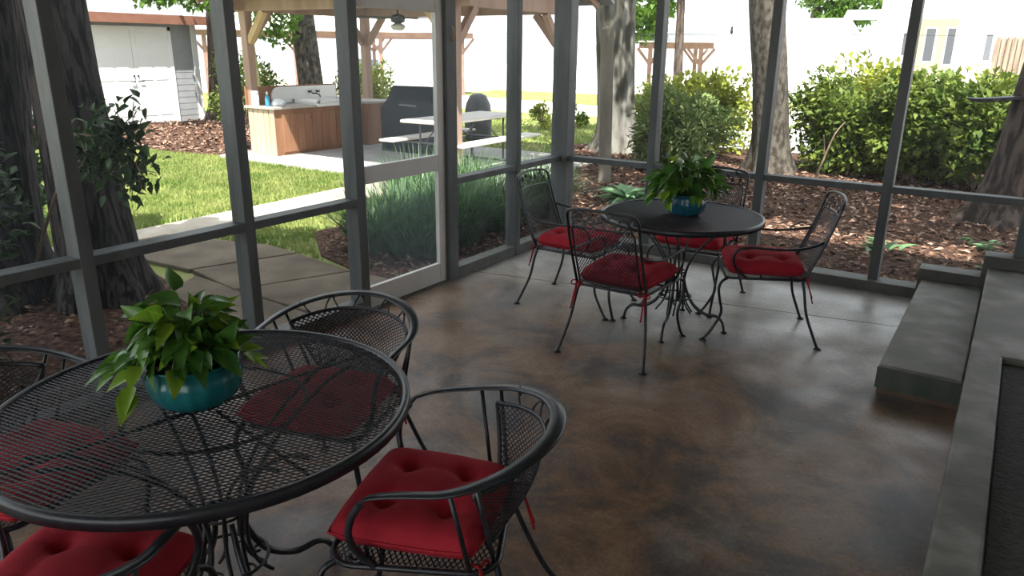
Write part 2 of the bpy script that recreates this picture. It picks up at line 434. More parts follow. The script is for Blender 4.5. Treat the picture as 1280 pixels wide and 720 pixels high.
# the white screen door
d1 = thing('door_1', None, None, (XL-.045, 3.33, 0)); d1['kind'] = 'structure'
W_ = .847
for y0, y1 in ((0, .045), (W_-.075, W_)):
    mb = MB(); mb.box((-.018, y0, .012), (.018, y1, 2.03)); mb.build('stile', M['door'], d1, bevel=.003)
for z0, z1 in ((.012, .155), (.835, .945), (1.885, 2.03)):
    mb = MB(); mb.box((-.017, .045, z0), (.017, W_-.075, z1)); mb.build('rail', M['door'], d1, bevel=.003)
for z0, z1 in ((.155, .835), (.945, 1.885)):
    mb = MB(); mb.box((-.001, .045, z0), (.001, W_-.075, z1)); mb.build('screen', M['doorscreen'], d1)
mb = MB(); mb.box((XL-PD, 3.35, 2.035), (XL, 4.18, 2.37)); structure('trim_1', mb, M['door'])
mb = MB(); mb.box((XL-PD, 3.35, -.02), (XL-.006, 4.18, .008)); structure('trim_2', mb, M['sill'])
mb = MB(); mb.tube([(0,0,.0),(.012,0,-.02),(.018,0,-.06),(.008,0,-.09),(-.006,0,-.075)], .005, smooth_pts=4)
hk = mb.build('door_hook', M['brace']); hk.location = (XL+.004, 4.24, 1.80)
tag(hk, 'small tan hook screwed to the dark post beside the screen door', 'hook')

# ceiling, roof and house behind the camera
mb = MB(); mb.box((XL-.45, Y0, ZC), (1.8, YB+.45, ZC+.03)); structure('ceiling', mb, M['ceil'])
mb = MB(); mb.add([(XL-.5, Y0, ZC+.03), (1.8, Y0, ZC+.03), (1.8, YB+.5, ZC+.03), (XL-.5, YB+.5, ZC+.03), (1.8, Y0, ZC+.9), (1.8, YB-.6, ZC+.9), (XL+1.6, Y0, ZC+.75), (XL+1.6, YB-1.4, ZC+.75)],
                   [(0, 3, 7, 6), (6, 7, 5, 4), (3, 2, 5, 7), (0, 6, 4, 1), (1, 4, 5, 2)]); structure('roof', mb, M['roofgrey'])
mb = MB(); mb.box((1.75, Y0, 0), (1.9, YB+.1, 5.2)); structure('wall_right', mb, M['house'])  # unseen house wall, given two-storey height for its shadow on the mulch
wf_ = thing('wall_front', None, None); wf_['kind'] = 'structure'
fx = [XL-.02, -2.50, -1.585, -.695, .16, 1.0, 1.74]
for x in fx:
    mb = MB(); mb.box((x-.033, Y0-PD, 0), (x+.033, Y0, ZC)); mb.build('post', M['frame'], wf_, bevel=.004)
for a, b in zip(fx, fx[1:]):
    for z0, z1 in ((0, .085), (zr-rh/2, zr+rh/2), (2.36, ZC)):
        mb = MB(); mb.box((a+.03, Y0-PD+.01, z0), (b-.03, Y0-.004, z1)); mb.build('rail', M['frame'], wf_, bevel=.003)

# ------------------------------------------------------------------ expanded metal
def expanded(fn, u0, u1, v0, v1, W, H, sw, st, inside, ang=0.0):
    """diamond lattice of flat strands laid on the surface fn(u, v)"""
    ca, sa = math.cos(ang), math.sin(ang)
    R_ = max(abs(u0), abs(u1)) + max(abs(v0), abs(v1)) + W
    ni = int(R_ / W) + 2; nj = int(R_ / (H/2)) + 2
    I, J = np.meshgrid(np.arange(-ni, ni), np.arange(-nj, nj), indexing='ij')
    X = (I + (J % 2) * .5) * W; Y = J * H / 2
    def rot(x, y): return ca*x - sa*y, sa*x + ca*y
    A, B = [], []
    for dx in (-.5, .5):
        A.append(np.stack(rot(X, Y), -1).reshape(-1, 2)); B.append(np.stack(rot(X + dx*W, Y + H/2), -1).reshape(-1, 2))
    A = np.concatenate(A); B = np.concatenate(B)
    k = inside(A[:, 0], A[:, 1]) & inside(B[:, 0], B[:, 1])
    A, B = A[k], B[k]
    P, Q = fn(A), fn(B); mid = (A + B) / 2; e = 1e-3
    N = np.cross(fn(mid + [e, 0]) - fn(mid - [e, 0]), fn(mid + [0, e]) - fn(mid - [0, e]))
    N /= np.linalg.norm(N, axis=1)[:, None] + 1e-12
    d = Q - P; d /= np.linalg.norm(d, axis=1)[:, None] + 1e-12
    s = np.cross(N, d)
    s = s * (sw/2); N = N * (st/2)
    n = len(P)
    V = np.stack([P + s, P + N, P - s, P - N, Q + s, Q + N, Q - s, Q - N], 1).reshape(-1, 3)
    q = np.array([(0, 1, 5, 4), (1, 2, 6, 5), (2, 3, 7, 6), (3, 0, 4, 7)])
    F = (np.arange(n)[:, None, None] * 8 + q[None]).reshape(-1, 4)
    return V, F

# ------------------------------------------------------------------ tables
def make_table(label, loc, R_=.555):
    t = thing('patio_table', label, 'table', loc, group='black mesh patio tables')
    mb = MB(); a = np.linspace(0, 2*PI, 72, endpoint=False)
    ring = np.stack([np.cos(a)*(R_-.012), np.sin(a)*(R_-.012), np.full(72, .703)], 1)
    prof = [(-.012, -.015), (.010, -.017), (.013, -.002), (.008, .014), (-.004, .017), (-.012, .012)]
    mb.sweep(ring, [(-x, y) for x, y in prof][::-1], up=(0, 0, 1), cyclic=True)
    mb.build('rim', M['iron'], t)
    mb = MB()
    fn = lambda p: np.stack([p[:, 0], p[:, 1], np.full(len(p), .712)], 1)
    V, F = expanded(fn, -R_, R_, -R_, R_, 0.030, .0150, .0062, .0024, lambda x, y: x*x + y*y < (R_-.014)**2, ang=.62)
    mb.addq(V, F); mb.build('mesh_top', M['meshiron'], t)
    # spokes under the mesh
    mb = MB()
    for k in range(4):
        an = k*PI/2 + math.radians(80)
        mb.tube([(.05*math.cos(an), .05*math.sin(an), .700), ((R_-.02)*math.cos(an), (R_-.02)*math.sin(an), .702)], .005, 6)
    mb.tube(np.stack([np.cos(a)*.26, np.sin(a)*.26, np.full(72, .700)], 1), .005, 6, cyclic=True)
    mb.build('underframe', M['iron'], t)
    for k in range(4):
        an = k*PI/2 + math.radians(80)
        ca, sa = math.cos(an), math.sin(an); P = lambda r, z, o=0: (r*ca - o*sa, r*sa + o*ca, z)
        mb = MB()
        for o in (-.028, .028):     # paired rods flaring up to the rim
            mb.tube([P(.44, .700, o*1.5), P(.34, .665, o*1.4), P(.19, .56, o*1.2), P(.085, .42, o), P(.055, .28, o*.9), P(.075, .17, o*.9), P(.125, .10, o*.8)], .0062, 7, smooth_pts=5)
        mb.tube([P(.050, .34), P(.080, .24), P(.135, .155), P(.22, .105), P(.30, .100), P(.345, .065), P(.362, .010)], [.0085, .010, .0115, .0115, .010, .009, .009], 8, smooth_pts=5)
        lg = mb.build('leg', M['iron'], t)
        mb = MB(); mb.lathe([(.014, 0), (.022, .001), (.021, .007), (.010, .014)], 12, P(.363, 0)); mb.build('foot_pad', M['iron'], lg)
    mb = MB()
    mb.tube(np.stack([np.cos(a)*.115, np.sin(a)*.115, np.full(72, .20)], 1), .0055, 6, cyclic=True)
    mb.build('brace_ring', M['iron'], t)
    mb = MB(); mb.tube(np.stack([np.cos(a)*.062, np.sin(a)*.062, np.full(72, .36)], 1), .005, 6, cyclic=True)
    mb.build('waist_ring', M['iron'], t)
    for k in range(6):
        mb = MB(); an = k*PI/3; ca, sa = math.cos(an), math.sin(an)
        sp = [(.088 + (.027 - .0125*f/PI)*math.cos(f), (.027 - .0125*f/PI)*math.sin(f)) for f in np.linspace(0, 1.7*PI, 16)]
        mb.tube([(r*ca - o*sa, r*sa + o*ca, .20) for r, o in sp], .0042, 6)
        mb.build('scroll', M['iron'], t)
    return t

T1 = make_table('large round black mesh table in the foreground with a teal potted pothos', (-1.7366, 1.0995, 0))
T2 = dup(T1, (-1.5984, 4.2564, 0), .35, 'smaller looking round black mesh table at the far end of the porch', scale=(.876, .876, 1))

# ------------------------------------------------------------------ cushions
def cushion_mesh(wf, wb_, d, h, seed=0):
    """square tufted seat pad, front edge towards +y"""
    n = 29; r = np.random.default_rng(seed)
    u = np.linspace(-1, 1, n); U, V = np.meshgrid(u, u, indexing='ij')
    # rounded-square outline
    k = 1 - .055 * (U**2 * V**2)**1.5
    half = (wf + wb_)/4 + (wf - wb_)/4 * V
    X = U * half * k * (1 - .035*(1 - U**2)*0 - .03*(1 - V**2)*(abs(U)**3)*(-1)*.0)
    Y = V * d/2 * k
    edge = ((1 - U**10) * (1 - V**10)) ** .5
    crown = .62 + .38 * (1 - U**2)**.6 * (1 - V**2)**.6
    T = np.zeros_like(U)
    for a, b in ((-.42, -.42), (.42, -.42), (-.42, .42), (.42, .42)):
        rr = (U - a)**2 + (V - b)**2
        T += .46 * np.exp(-rr/.022) + .16 * np.exp(-rr/.12)
        T += .07 * (np.exp(-((U - a)**2)/.006) * np.exp(-((V - b)**2)/.35) + np.exp(-((V - b)**2)/.006) * np.exp(-((U - a)**2)/.35))
    top = h * .62 * edge * np.clip(crown - T, .06, 2) + h * .36
    bot = h * .36 * (1 - edge)
    mbv = MB()
    top = np.where((abs(U) == 1) | (abs(V) == 1), h * .36, top)
    bot = np.where((abs(U) == 1) | (abs(V) == 1), h * .36, bot)
    A = np.stack([X, Y, top], -1).reshape(-1, 3); B = np.stack([X, Y, bot], -1).reshape(-1, 3)
    F = []
    for i in range(n-1):
        for j in range(n-1):
            a = i*n + j; F.append((a, a+n, a+n+1, a+1)); F.append((n*n + a, n*n + a+1, n*n + a+n+1, n*n + a+n))
    mbv.add(np.concatenate([A, B]), F, True)
    # piping seam round the edge
    ids = [(i, 0) for i in range(n)] + [(n-1, j) for j in range(1, n)] + [(i, n-1) for i in range(n-2, -1, -1)] + [(0, j) for j in range(n-2, 0, -1)]
    mbv.tube([(X[i, j], Y[i, j], h*.36) for i, j in ids], .0042, 6, cyclic=True)
    return mbv

def tie_mesh(x, y, z, sgn, seed):
    r = random.Random(seed); mb = MB()
    for k in range(2):
        dx, dy = r.uniform(-.02, .03)*sgn, r.uniform(-.05, -.015)
        mb.tube([(x, y+.02, z), (x+.012*sgn, y-.015, z+.004), (x+.012*sgn+dx*.4, y-.022+dy*.3, z-.045), (x+.01*sgn+dx, y-.02+dy, z-.115-.03*k)], .0042, 5, smooth_pts=4)
    for k in (-1, 1):
        mb.tube([(x+.01*sgn, y-.015, z), (x+.01*sgn+.022*k, y-.024, z+.012), (x+.01*sgn+.036*k, y-.028, z-.006), (x+.01*sgn+.02*k, y-.024, z-.016), (x+.01*sgn, y-.016, z)], .004, 5, smooth_pts=3)
    return mb

def leaf_spray(mb, c, d, n_, size):
    """small sheet-metal leaf: a folded pointed blade"""
    c = np.array(c, float); d = np.array(d, float); d /= np.linalg.norm(d)
    n_ = np.array(n_, float); s = np.cross(d, n_); s /= np.linalg.norm(s)
    m = [c, c + d*size*.45 + s*size*.24 , c + d*size, c + d*size*.45 - s*size*.24]
    q = [p + n_*.0025 for p in m]
    mb.add(m + q, [(0, 3, 2, 1), (4, 5, 6, 7), (0, 1, 5, 4), (1, 2, 6, 5), (2, 3, 7, 6), (3, 0, 4, 7)])

# ------------------------------------------------------------------ barrel chairs (front = +y)
def make_barrel(label):
    t = thing('barrel_chair', label, 'chair', group='barrel chairs at the foreground table')
    ZS = .425
    # seat frame: rounded square ring
    def sq(hw, hd, rc, z, nseg=5):
        o = []
        for cx, cy, a0 in ((hw-rc, hd-rc, 0), (-hw+rc, hd-rc, 90), (-hw+rc, -hd+rc, 180), (hw-rc, -hd+rc, 270)):
            for k in range(nseg+1):
                an = math.radians(a0 + 90*k/nseg); o.append((cx + rc*math.cos(an), cy + rc*math.sin(an), z))
        return np.array(o)
    mb = MB(); mb.tube(sq(.225, .215, .07, ZS), .0085, 7, cyclic=True); mb.build('seat_frame', M['iron'], t)
    mb = MB()
    fn = lambda p: np.stack([p[:, 0], p[:, 1], np.full(len(p), ZS)], 1)
    V, F = expanded(fn, -.22, .22, -.21, .21, .030, .0150, .0040, .002, lambda x, y: (abs(x) < .222) & (abs(y) < .212) & (abs(x) + abs(y) < .39))
    mb.addq(V, F); mb.build('seat', M['meshiron'], t)
    # wide U-shaped rim that is arm rest and back rail at once
    rim = []
    for k in range(41):
        a = PI * k / 40
        x = .285 * math.cos(a); y = -.075 - .275 * math.sin(a)
        rim.append((x, y, .680 + .062 * math.sin(a)**1.2))
    rim = [(.262, .105, .628), (.270, .085, .652), (.278, .03, .668), (.283, -.03, .676)] + rim + [(-.283, -.03, .676), (-.278, .03, .668), (-.270, .085, .652), (-.262, .105, .628)]
    rim = spline(rim, 2)
    mb = MB(); hw = np.interp(np.linspace(0, 1, len(rim)), [0, .12, .30, .5, .70, .88, 1], [.55, .70, .95, 1.05, .95, .70, .55])
    mb.sweep(rim, [(-.020, -.004), (.020, -.004), (.022, 0), (.018, .006), (-.018, .006), (-.022, 0)], up=(0, 0, 1), scale=hw)
    mb.build('arm_rail', M['iron'], t)
    for sx in (1, -1):
        mb = MB()
        mb.tube([(.262*sx, .104, .629), (.260*sx, .128, .590), (.256*sx, .140, .540), (.244*sx, .132, .492), (.229*sx, .110, .450), (.226*sx, .088, .427)], .0095, 8, smooth_pts=5)
        mb.tube([(.229*sx, .112, .455), (.228*sx, .135, .440), (.228*sx, .150, .453), (.229*sx, .142, .470), (.230*sx, .128, .464)], .006, 6, smooth_pts=4)
        mb.build('arm_support', M['iron'], t)
    # back: fan of mesh between an inner top rod and the seat
    A0 = math.radians(22)
    def top(a): return np.array((.262*np.cos(a), -.070 - .250*np.sin(a), .640 + .050*np.sin(a)))
    def bot(a):
        b = PI/2 + (a - PI/2) * .62
        return np.array((.165*np.cos(b), -.085 - .128*np.sin(b), .429 + 0*a))
    def surf(p):
        a = p[:, 0] / .26 + PI/2; v = np.clip(p[:, 1] / .25, 0, 1)
        Tt, Bb = top(a).T, bot(a).T
        o = Bb + (Tt - Bb) * v[:, None]
        o[:, 1] -= (.020*np.sin(v*PI)) * np.sin(a)
        return o
    umax = (PI/2 - A0) * .26
    mb = MB()
    V, F = expanded(surf, -umax, umax, 0, .25, .021, .0150, .0042, .002, lambda u, v: (abs(u) <= umax) & (v >= 0) & (v <= .25))
    mb.addq(V, F); mb.build('back_mesh', M['meshiron'], t)
    an = np.linspace(A0, PI - A0, 25)
    mb = MB()
    mb.tube([top(a) for a in an], .0075, 7)
    mb.tube([bot(a) for a in an], .006, 6)
    for a in (A0, PI - A0): mb.tube(surf(np.stack([np.full(9, (a - PI/2)*.26), np.linspace(0, .25, 9)], 1)), .0065, 6)
    mb.build('back_frame', M['iron'], t)
    for sx in (1, -1):
        mb = MB()
        a = math.radians(8); mb.tube([(.284*sx*math.cos(a), -.075-.275*math.sin(a), .684), (.222*sx, -.150, .427)], .0065, 6)
        a = math.radians(21); mb.tube([(.285*sx*math.cos(a), -.075-.275*math.sin(a), .694), (.180*sx, -.205, .427)], .0065, 6)
        mb.build('back_upright', M['iron'], t)
    # twig and leaf tracery between rim and inner rod
    for k, d in enumerate(np.linspace(42, 138, 9)):
        mb = MB(); a = math.radians(d); tp = top(a); ri = np.array((.283*math.cos(a), -.075-.273*math.sin(a), .680+.062*math.sin(a)**1.2))
        a2 = a + (.10 if k % 2 else -.10); r2_ = np.array((.283*math.cos(a2), -.075-.273*math.sin(a2), .680+.062*math.sin(a2)**1.2))
        m_ = (tp + r2_)/2 + np.array((.0, .006, .004)); mb.tube([tp, m_, r2_], .0035, 5, smooth_pts=3)
        if k % 2 == 0:
            mb.tube([m_, (m_ + ri)/2 + np.array((.012, 0, .004)), ri], .003, 5, smooth_pts=3)
            leaf_spray(mb, m_, r2_ - tp + np.array((.02, 0, 0)), (0, -.6, .8), .036)
        mb.build('leaf_sprig', M['iron'], t)
    for sx in (1, -1):
        mb = MB(); mb.tube([(.205*sx, .190, .425), (.222*sx, .226, .400), (.230*sx, .232, .335), (.226*sx, .205, .22), (.230*sx, .205, .10), (.245*sx, .225, .008)], .0095, 8, smooth_pts=5)
        lg = mb.build('leg', M['iron'], t)
        mb = MB(); mb.lathe([(.012, 0), (.021, .001), (.020, .006), (.009, .013)], 12, (.246*sx, .227, 0)); mb.build('foot_pad', M['iron'], lg)
        mb = MB(); mb.tube([(.165*sx, -.205, .427), (.195*sx, -.245, .29), (.232*sx, -.310, .12), (.262*sx, -.375, .008)], .0085, 8, smooth_pts=5)
        lg = mb.build('leg', M['iron'], t)
        mb = MB(); mb.lathe([(.012, 0), (.021, .001), (.020, .006), (.009, .013)], 12, (.263*sx, -.377, 0)); mb.build('foot_pad', M['iron'], lg)
    return t

def make_cushion(name, label, group, wf, wb_, d, h, ty, tx, seed, zt):
    mb = cushion_mesh(wf, wb_, d, h, seed)
    o = mb.build(name, M['red']); tag(o, label, 'cushion', group)
    for sx in (1, -1):
        tie_mesh(tx*sx, ty, zt, sx, seed + (1 if sx > 0 else 2)).build('tie', M['redtie'], o)
    return o

BAR = [((-1.165, 1.350), 118.3, 'black barrel chair pulled out right of the foreground table, seen nearly whole'),
       ((-1.89, 1.663), 197, 'black barrel chair behind the foreground table, close to the screen door'),
       ((-2.285, .82), -77, 'black barrel chair at the left of the foreground table, seen through its mesh'),
       ((-1.590, .590), 27.4, 'black barrel chair in front of the foreground table, cut by the bottom edge')]
CUSHB = ['bright red tufted cushion on the barrel chair at the right of the near table',
         'red cushion seen through the right part of the near mesh tabletop',
         'red cushion seen through the left part of the near mesh tabletop',
         'red cushion cut off by the lower left edge of the picture']
proto = cu = None
for (p, deg, lab), cl in zip(BAR, CUSHB):
    a = math.radians(deg)
    if proto is None:
        proto = make_barrel(lab); proto.location = (*p, 0); proto.rotation_euler = (0, 0, a)
        cu = make_cushion('seat_cushion', cl, 'red seat cushions', 0.435, .405, .405, .100, -.195, .185, 3, .0)
        cu.location = (p[0]-.005, p[1]+.005, .436); cu.rotation_euler = (0, 0, math.radians(109))
    else:
        dup(proto, (*p, 0), a, lab); dup(cu, (p[0]-math.sin(a)*.045, p[1]+math.cos(a)*.045, .436), a, cl)

# ------------------------------------------------------------------ tall-back chairs (front = +y)
def make_tall(label):
    t = thing('tall_back_chair', label, 'chair', group='tall back chairs at the far table')
    ZS = .395
    fr = [(.235, .20, ZS), (.215, .225, ZS), (0, .235, ZS), (-.215, .225, ZS), (-.235, .20, ZS), (-.205, -.20, ZS), (-.19, -.215, ZS), (0, -.22, ZS), (.19, -.215, ZS), (.205, -.20, ZS)]
    mb = MB(); mb.tube(fr, .0085, 7, cyclic=True); mb.tube([(-.225, .02, ZS), (.225, .02, ZS)], .006, 6); mb.build('seat_frame', M['iron'], t)
    mb = MB()
    fn = lambda p: np.stack([p[:, 0], p[:, 1], np.full(len(p), ZS)], 1)
    V, F = expanded(fn, -.22, .22, -.22, .22, .030, .0150, .0040, .002, lambda x, y: (abs(x) < .215 + .06*y) & (abs(y) < .215))
    mb.addq(V, F); mb.build('seat', M['meshiron'], t)
    # back surface
    def B(u, z):     # u in -1..1, z height above floor
        k = (z - .40) / .47
        w = .212 - .004*k
        return np.stack([u*w, -.215 - .165*k - .012*np.sin(np.clip(k, 0, 1)*PI) - .030*(1 - u*u), z + 0*u], -1)
    zt = .855
    mb = MB()
    L_ = [B(np.array(-1.), np.array(z)) for z in np.linspace(.395, zt-.05, 9)]
    tp = [B(np.array(u), np.array(z)) for u, z in ((-.97, zt-.02), (-.86, zt-.002), (-.5, zt+.008), (0, zt+.012), (.5, zt+.008), (.86, zt-.002), (.97, zt-.02))]
    R__ = [B(np.array(1.), np.array(z)) for z in np.linspace(zt-.05, .395, 9)]
    mb.tube(spline(np.array(L_ + tp + R__), 2), .0085, 7); mb.build('back_frame', M['iron'], t)
    zi = .765
    mb = MB()
    Li = [B(np.array(-.88), np.array(z)) for z in np.linspace(.41, zi-.02, 7)]
    ti = [B(np.array(u), np.array(zi)) for u in np.linspace(-.80, .80, 7)]
    Ri = [B(np.array(.88), np.array(z)) for z in np.linspace(zi-.02, .41, 7)]
    mb.tube(np.array(Li + ti + Ri), .006, 6); mb.tube([B(np.array(u), np.array(.425)) for u in np.linspace(-.9, .9, 9)], .006, 6)
    mb.build('panel_frame', M['iron'], t)
    mb = MB()
    fn = lambda p: B(p[:, 0]/.2, p[:, 1])
    V, F = expanded(fn, -.2, .2, .42, .77, .0155, .0225, .0044, .002, lambda x, z: (abs(x) < .176) & (z > .426) & (z < zi))
    mb.addq(V, F); mb.build('back_mesh', M['meshiron'], t)
    mb = MB()      # leaf band along the top
    stem = [B(np.array(u), np.array(.805 + .014*math.sin(u*7))) for u in np.linspace(-.84, .84, 23)]
    mb.tube(stem, .0042, 5)
    for k, u in enumerate(np.linspace(-.78, .78, 12)):
        c = B(np.array(u), np.array(.805 + .014*math.sin(u*7)))
        leaf_spray(mb, c, (.5, 0, .9 if k % 2 else -.9), (0, -1, .3), .048)
    for u in (-.92, .92): mb.tube([B(np.array(u*.9), np.array(zi)), B(np.array(u*.84), np.array(.80)), B(np.array(u*.7), np.array(.835)), B(np.array(u*.55), np.array(.82))], .0045, 5, smooth_pts=4)
    mb.build('leaf_tracery', M['iron'], t)
    for sx in (1, -1):
        mb = MB()
        mb.tube([(.198*sx, -.298, .625), (.228*sx, -.245, .606), (.250*sx, -.15, .588), (.258*sx, -.03, .584), (.258*sx, .09, .588), (.256*sx, .165, .576), (.252*sx, .195, .535), (.247*sx, .185, .475), (.238*sx, .145, .425), (.232*sx, .11, .398)], .0078, 7, smooth_pts=5)
        mb.build('arm', M['iron'], t)
        mb = MB(); mb.tube([(.222*sx, .205, ZS), (.240*sx, .245, .375), (.246*sx, .262, .33), (.238*sx, .250, .26), (.226*sx, .235, .17), (.228*sx, .285, .06), (.235*sx, .322, .008)], .0085, 8, smooth_pts=5)
        lg = mb.build('leg', M['iron'], t)
        mb = MB(); mb.lathe([(.012, 0), (.022, .001), (.021, .006), (.009, .014)], 12, (.236*sx, .325, 0)); mb.build('foot_pad', M['iron'], lg)
        mb = MB(); mb.tube([(.202*sx, -.205, ZS), (.214*sx, -.222, .33), (.232*sx, -.245, .20), (.255*sx, -.295, .07), (.266*sx, -.322, .008)], .0085, 8, smooth_pts=5)
        lg = mb.build('leg', M['iron'], t)
        mb = MB(); mb.lathe([(.012, 0), (.022, .001), (.021, .006), (.009, .014)], 12, (.267*sx, -.325, 0)); mb.build('foot_pad', M['iron'], lg)
    return t

TALL = [((-1.712, 3.79), 0, 'tall back black mesh chair nearest the viewer at the far table, seen from behind'),
        ((-2.325, 4.325), -88, 'tall back black mesh chair left of the far table, in front of the corner post'),
        ((-1.15, 4.48), 113.5, 'tall back black mesh chair right of the far table, turned sideways'),
        ((-1.70, 4.86), 181, 'tall back black mesh chair behind the far table, mostly hidden by the plant')]
CUSHT = ['red cushion on the chair seen from behind at the far table',
         'red cushion on the chair left of the far table, by the screened corner',
         'plump red cushion on the sideways chair right of the far table',
         'red cushion glimpsed under the rim of the far table, on the rear chair']
proto = c2 = None
for (p, deg, lab), cl in zip(TALL, CUSHT):
    a = math.radians(deg)
    if proto is None:
        proto = make_tall(lab); proto.location = (*p, 0); proto.rotation_euler = (0, 0, a)
        c2 = make_cushion('seat_cushion', cl, 'red seat cushions', .465, .42, .45, .110, -.208, .195, 5, 0)
        c2.location = (*p, .406); c2.rotation_euler = (0, 0, a)
    else:
        dup(proto, (*p, 0), a, lab); dup(c2, (*p, .406), a, cl)

# ------------------------------------------------------------------ foliage
def leaf_batch(mb, P, D, N, size, width=.5, fold=.12, droop=.15, seg=3):
    """many pointed leaves at once: base points P, directions D, normals N"""
    n = len(P)
    D = D / (np.linalg.norm(D, axis=1)[:, None] + 1e-9)
    Sd = np.cross(D, N); Sd /= np.linalg.norm(Sd, axis=1)[:, None] + 1e-9
    Nn = np.cross(Sd, D)
    size = np.broadcast_to(np.asarray(size, float), (n,))[:, None]
    ts = np.linspace(0, 1, seg + 1)
    prof = np.sin(np.clip(ts, 0, 1)**.62 * PI) if seg > 2 else np.array([0, 1, 0])
    rows = []
    for t_, w_ in zip(ts, prof):
        c = P + D*size*t_ - Nn*size*droop*t_*t_
        rows.append((c, w_))
    V = []; 
    idx = []
    # vertices: base, (left, mid, right) per inner row, tip
    V.append(rows[0][0])
    for c, w_ in rows[1:-1]:
        off = Sd*size*width*.5*w_
        V += [c + off + Nn*size*fold*w_, c, c - off + Nn*size*fold*w_]
    V.append(rows[-1][0])
    m = len(V); V = np.stack(V, 1).reshape(-1, 3)
    q = []; tri = []
    tri += [(0, 2, 1), (0, 3, 2)]
    for r in range(seg - 2):
        a = 1 + r*3; b = a + 3
        q += [(a, a+1, b+1, b), (a+1, a+2, b+2, b+1)]
    a = 1 + (seg - 2)*3
    tri += [(a, a+1, m-1), (a+1, a+2, m-1)]
    base = (np.arange(n)*m)[:, None, None]
    s0 = mb.n
    mb.v.append(V); mb.n += len(V)
    T = (base + np.array(tri)[None] + s0).reshape(-1, 3).tolist()
    mb.f += [tuple(x) for x in T]; mb.sm += [True]*len(T)
    if q:
        Q = (base + np.array(q)[None] + s0).reshape(-1, 4).tolist()
        mb.f += [tuple(x) for x in Q]; mb.sm += [True]*len(Q)

def unit(n, r=rng):
    v = r.normal(size=(n, 3)); return v / np.linalg.norm(v, axis=1)[:, None]

def bush(name, label, cat, loc, rx, ry, h, n, leaf, material, seed, group=None, lumps=9, core=.35, stems=6, upward=.35, width=.5):
    r = np.random.default_rng(seed)
    t = thing(name, label, cat, loc, 0, group)
    cs = []
    for k in range(lumps):
        a = r.uniform(0, 2*PI); q = r.uniform(.15, .62)
        cs.append((math.cos(a)*rx*q, math.sin(a)*ry*q, r.uniform(.14, .74)*h, r.uniform(.30, .46)))
    cs = np.array(cs)
    k = r.integers(0, lumps, n); d = unit(n, r)
    rad = cs[k, 3] * (core + (1-core)*r.random(n)**.5)
    P = cs[k, :3] + d * (rad[:, None] * np.array((rx, ry, h*.62)))
    P = P[P[:, 2] > .04*h]
    d = d[:len(P)]
    D = unit(len(P), r)*.7 + np.array((0, 0, upward)) + (P - np.array((0, 0, h*.5))) / np.array((rx, ry, h)) * .7
    N = unit(len(P), r)*.6 + np.array((0, 0, 1.0))
    mb = MB(); leaf_batch(mb, P, D, N, leaf*r.uniform(.7, 1.25, len(P)), width=width, seg=2)
    mb.build('foliage', material, t)
    mb = MB()
    for i in range(stems):
        c = cs[i % lumps]
        a = r.uniform(0, 2*PI)
        mb.tube([(math.cos(a)*.08, math.sin(a)*.08, 0), (c[0]*.4 + r.normal()*.03, c[1]*.4 + r.normal()*.03, c[2]*.5), (c[0], c[1], c[2])], [.018, .012, .006], 6, smooth_pts=4)
    mb.build('stem', M['twig'], t)
    return t

def pothos(label, loc, seed, potmat, spread, hgt, n, leaf, trail):
    r = np.random.default_rng(seed)
    t = thing('potted_pothos', label, 'potted plant', loc, 0, 'potted pothos on the tables')
    mb = MB()
    pr = [(.060, 0), (.085, .004), (.108, .025), (.122, .060), (.120, .090), (.110, .112), (.116, .122), (.124, .128), (.118, .131), (.104, .120), (.098, .108)]
    mb.lathe(pr, 72, fold=lambda a: .020*np.cos(a*18)); mb.build('pot', potmat, t)
    mb = MB(); mb.lathe([(.098, .100), (.099, .104), (.06, .110)], 24); mb.build('soil', M['soil'], t)
    st = MB(); A = []; Bq = []
    for k in range(n):
        a = r.uniform(0, 2*PI); el = math.acos(1 - r.random()*1.0)       # from straight up to level
        rr = spread * math.sin(el) * r.uniform(.55, 1.0); zz = .115 + hgt * (math.cos(el)**.8) * r.uniform(.55, 1.0) + .02
        A.append((a, rr, zz))
    for k, (a, rr, zz) in enumerate(A):
        ca, sa = math.cos(a), math.sin(a); tip = np.array((rr*ca, rr*sa, zz))
        b = np.array((.055*ca*r.random(), .055*sa*r.random(), .105))
        m_ = (b + tip)/2 + np.array((0, 0, .05))
        st.tube([b, m_, tip], .0022, 5, smooth_pts=3)
        Bq.append((tip, np.array((ca, sa, r.uniform(-1.0, .75)))))
    for (a, L_, drop) in trail:
        ca, sa = math.cos(a), math.sin(a)
        pts = spline([(0.05*ca, .05*sa, .11), (.13*ca, .13*sa, .155), (.13*ca+L_*.5*ca, .13*sa+L_*.5*sa, .16-drop*.35), (.13*ca+L_*ca, .13*sa+L_*sa, .16-drop)], 5)
        st.tube(pts, .0026, 5)
        for i in (7, 10, 13, 15):
            s = 1 if i % 2 else -1
            Bq.append((pts[min(i, len(pts)-1)], np.array((ca - s*.7*sa, sa + s*.7*ca, -.35))))
    st.build('stem', M['stem'], t)
    P = np.array([b[0] for b in Bq]); D = np.array([b[1] for b in Bq]) + r.normal(size=(len(P), 3))*.25
    N = np.array((0, 0, 1.)) + r.normal(size=(len(P), 3))*.45 + np.concatenate([D[:, :2]*.5, np.zeros((len(P), 1))], 1)
    size = leaf * r.uniform(.75, 1.25, len(P))
    young = r.random(len(P)) < .17; young[-len(trail)*2:] = True
    for sel, mm in ((~young, M['pothos']), (young, M['pothosy'])):
        mb = MB(); leaf_batch(mb, P[sel], D[sel], N[sel], size[sel], width=.56, fold=.12, droop=.26, seg=6)
        o = mb.build('foliage', mm, t)
        if mm is M['pothosy']: o['label'] = 'lime coloured young leaves'
    return t

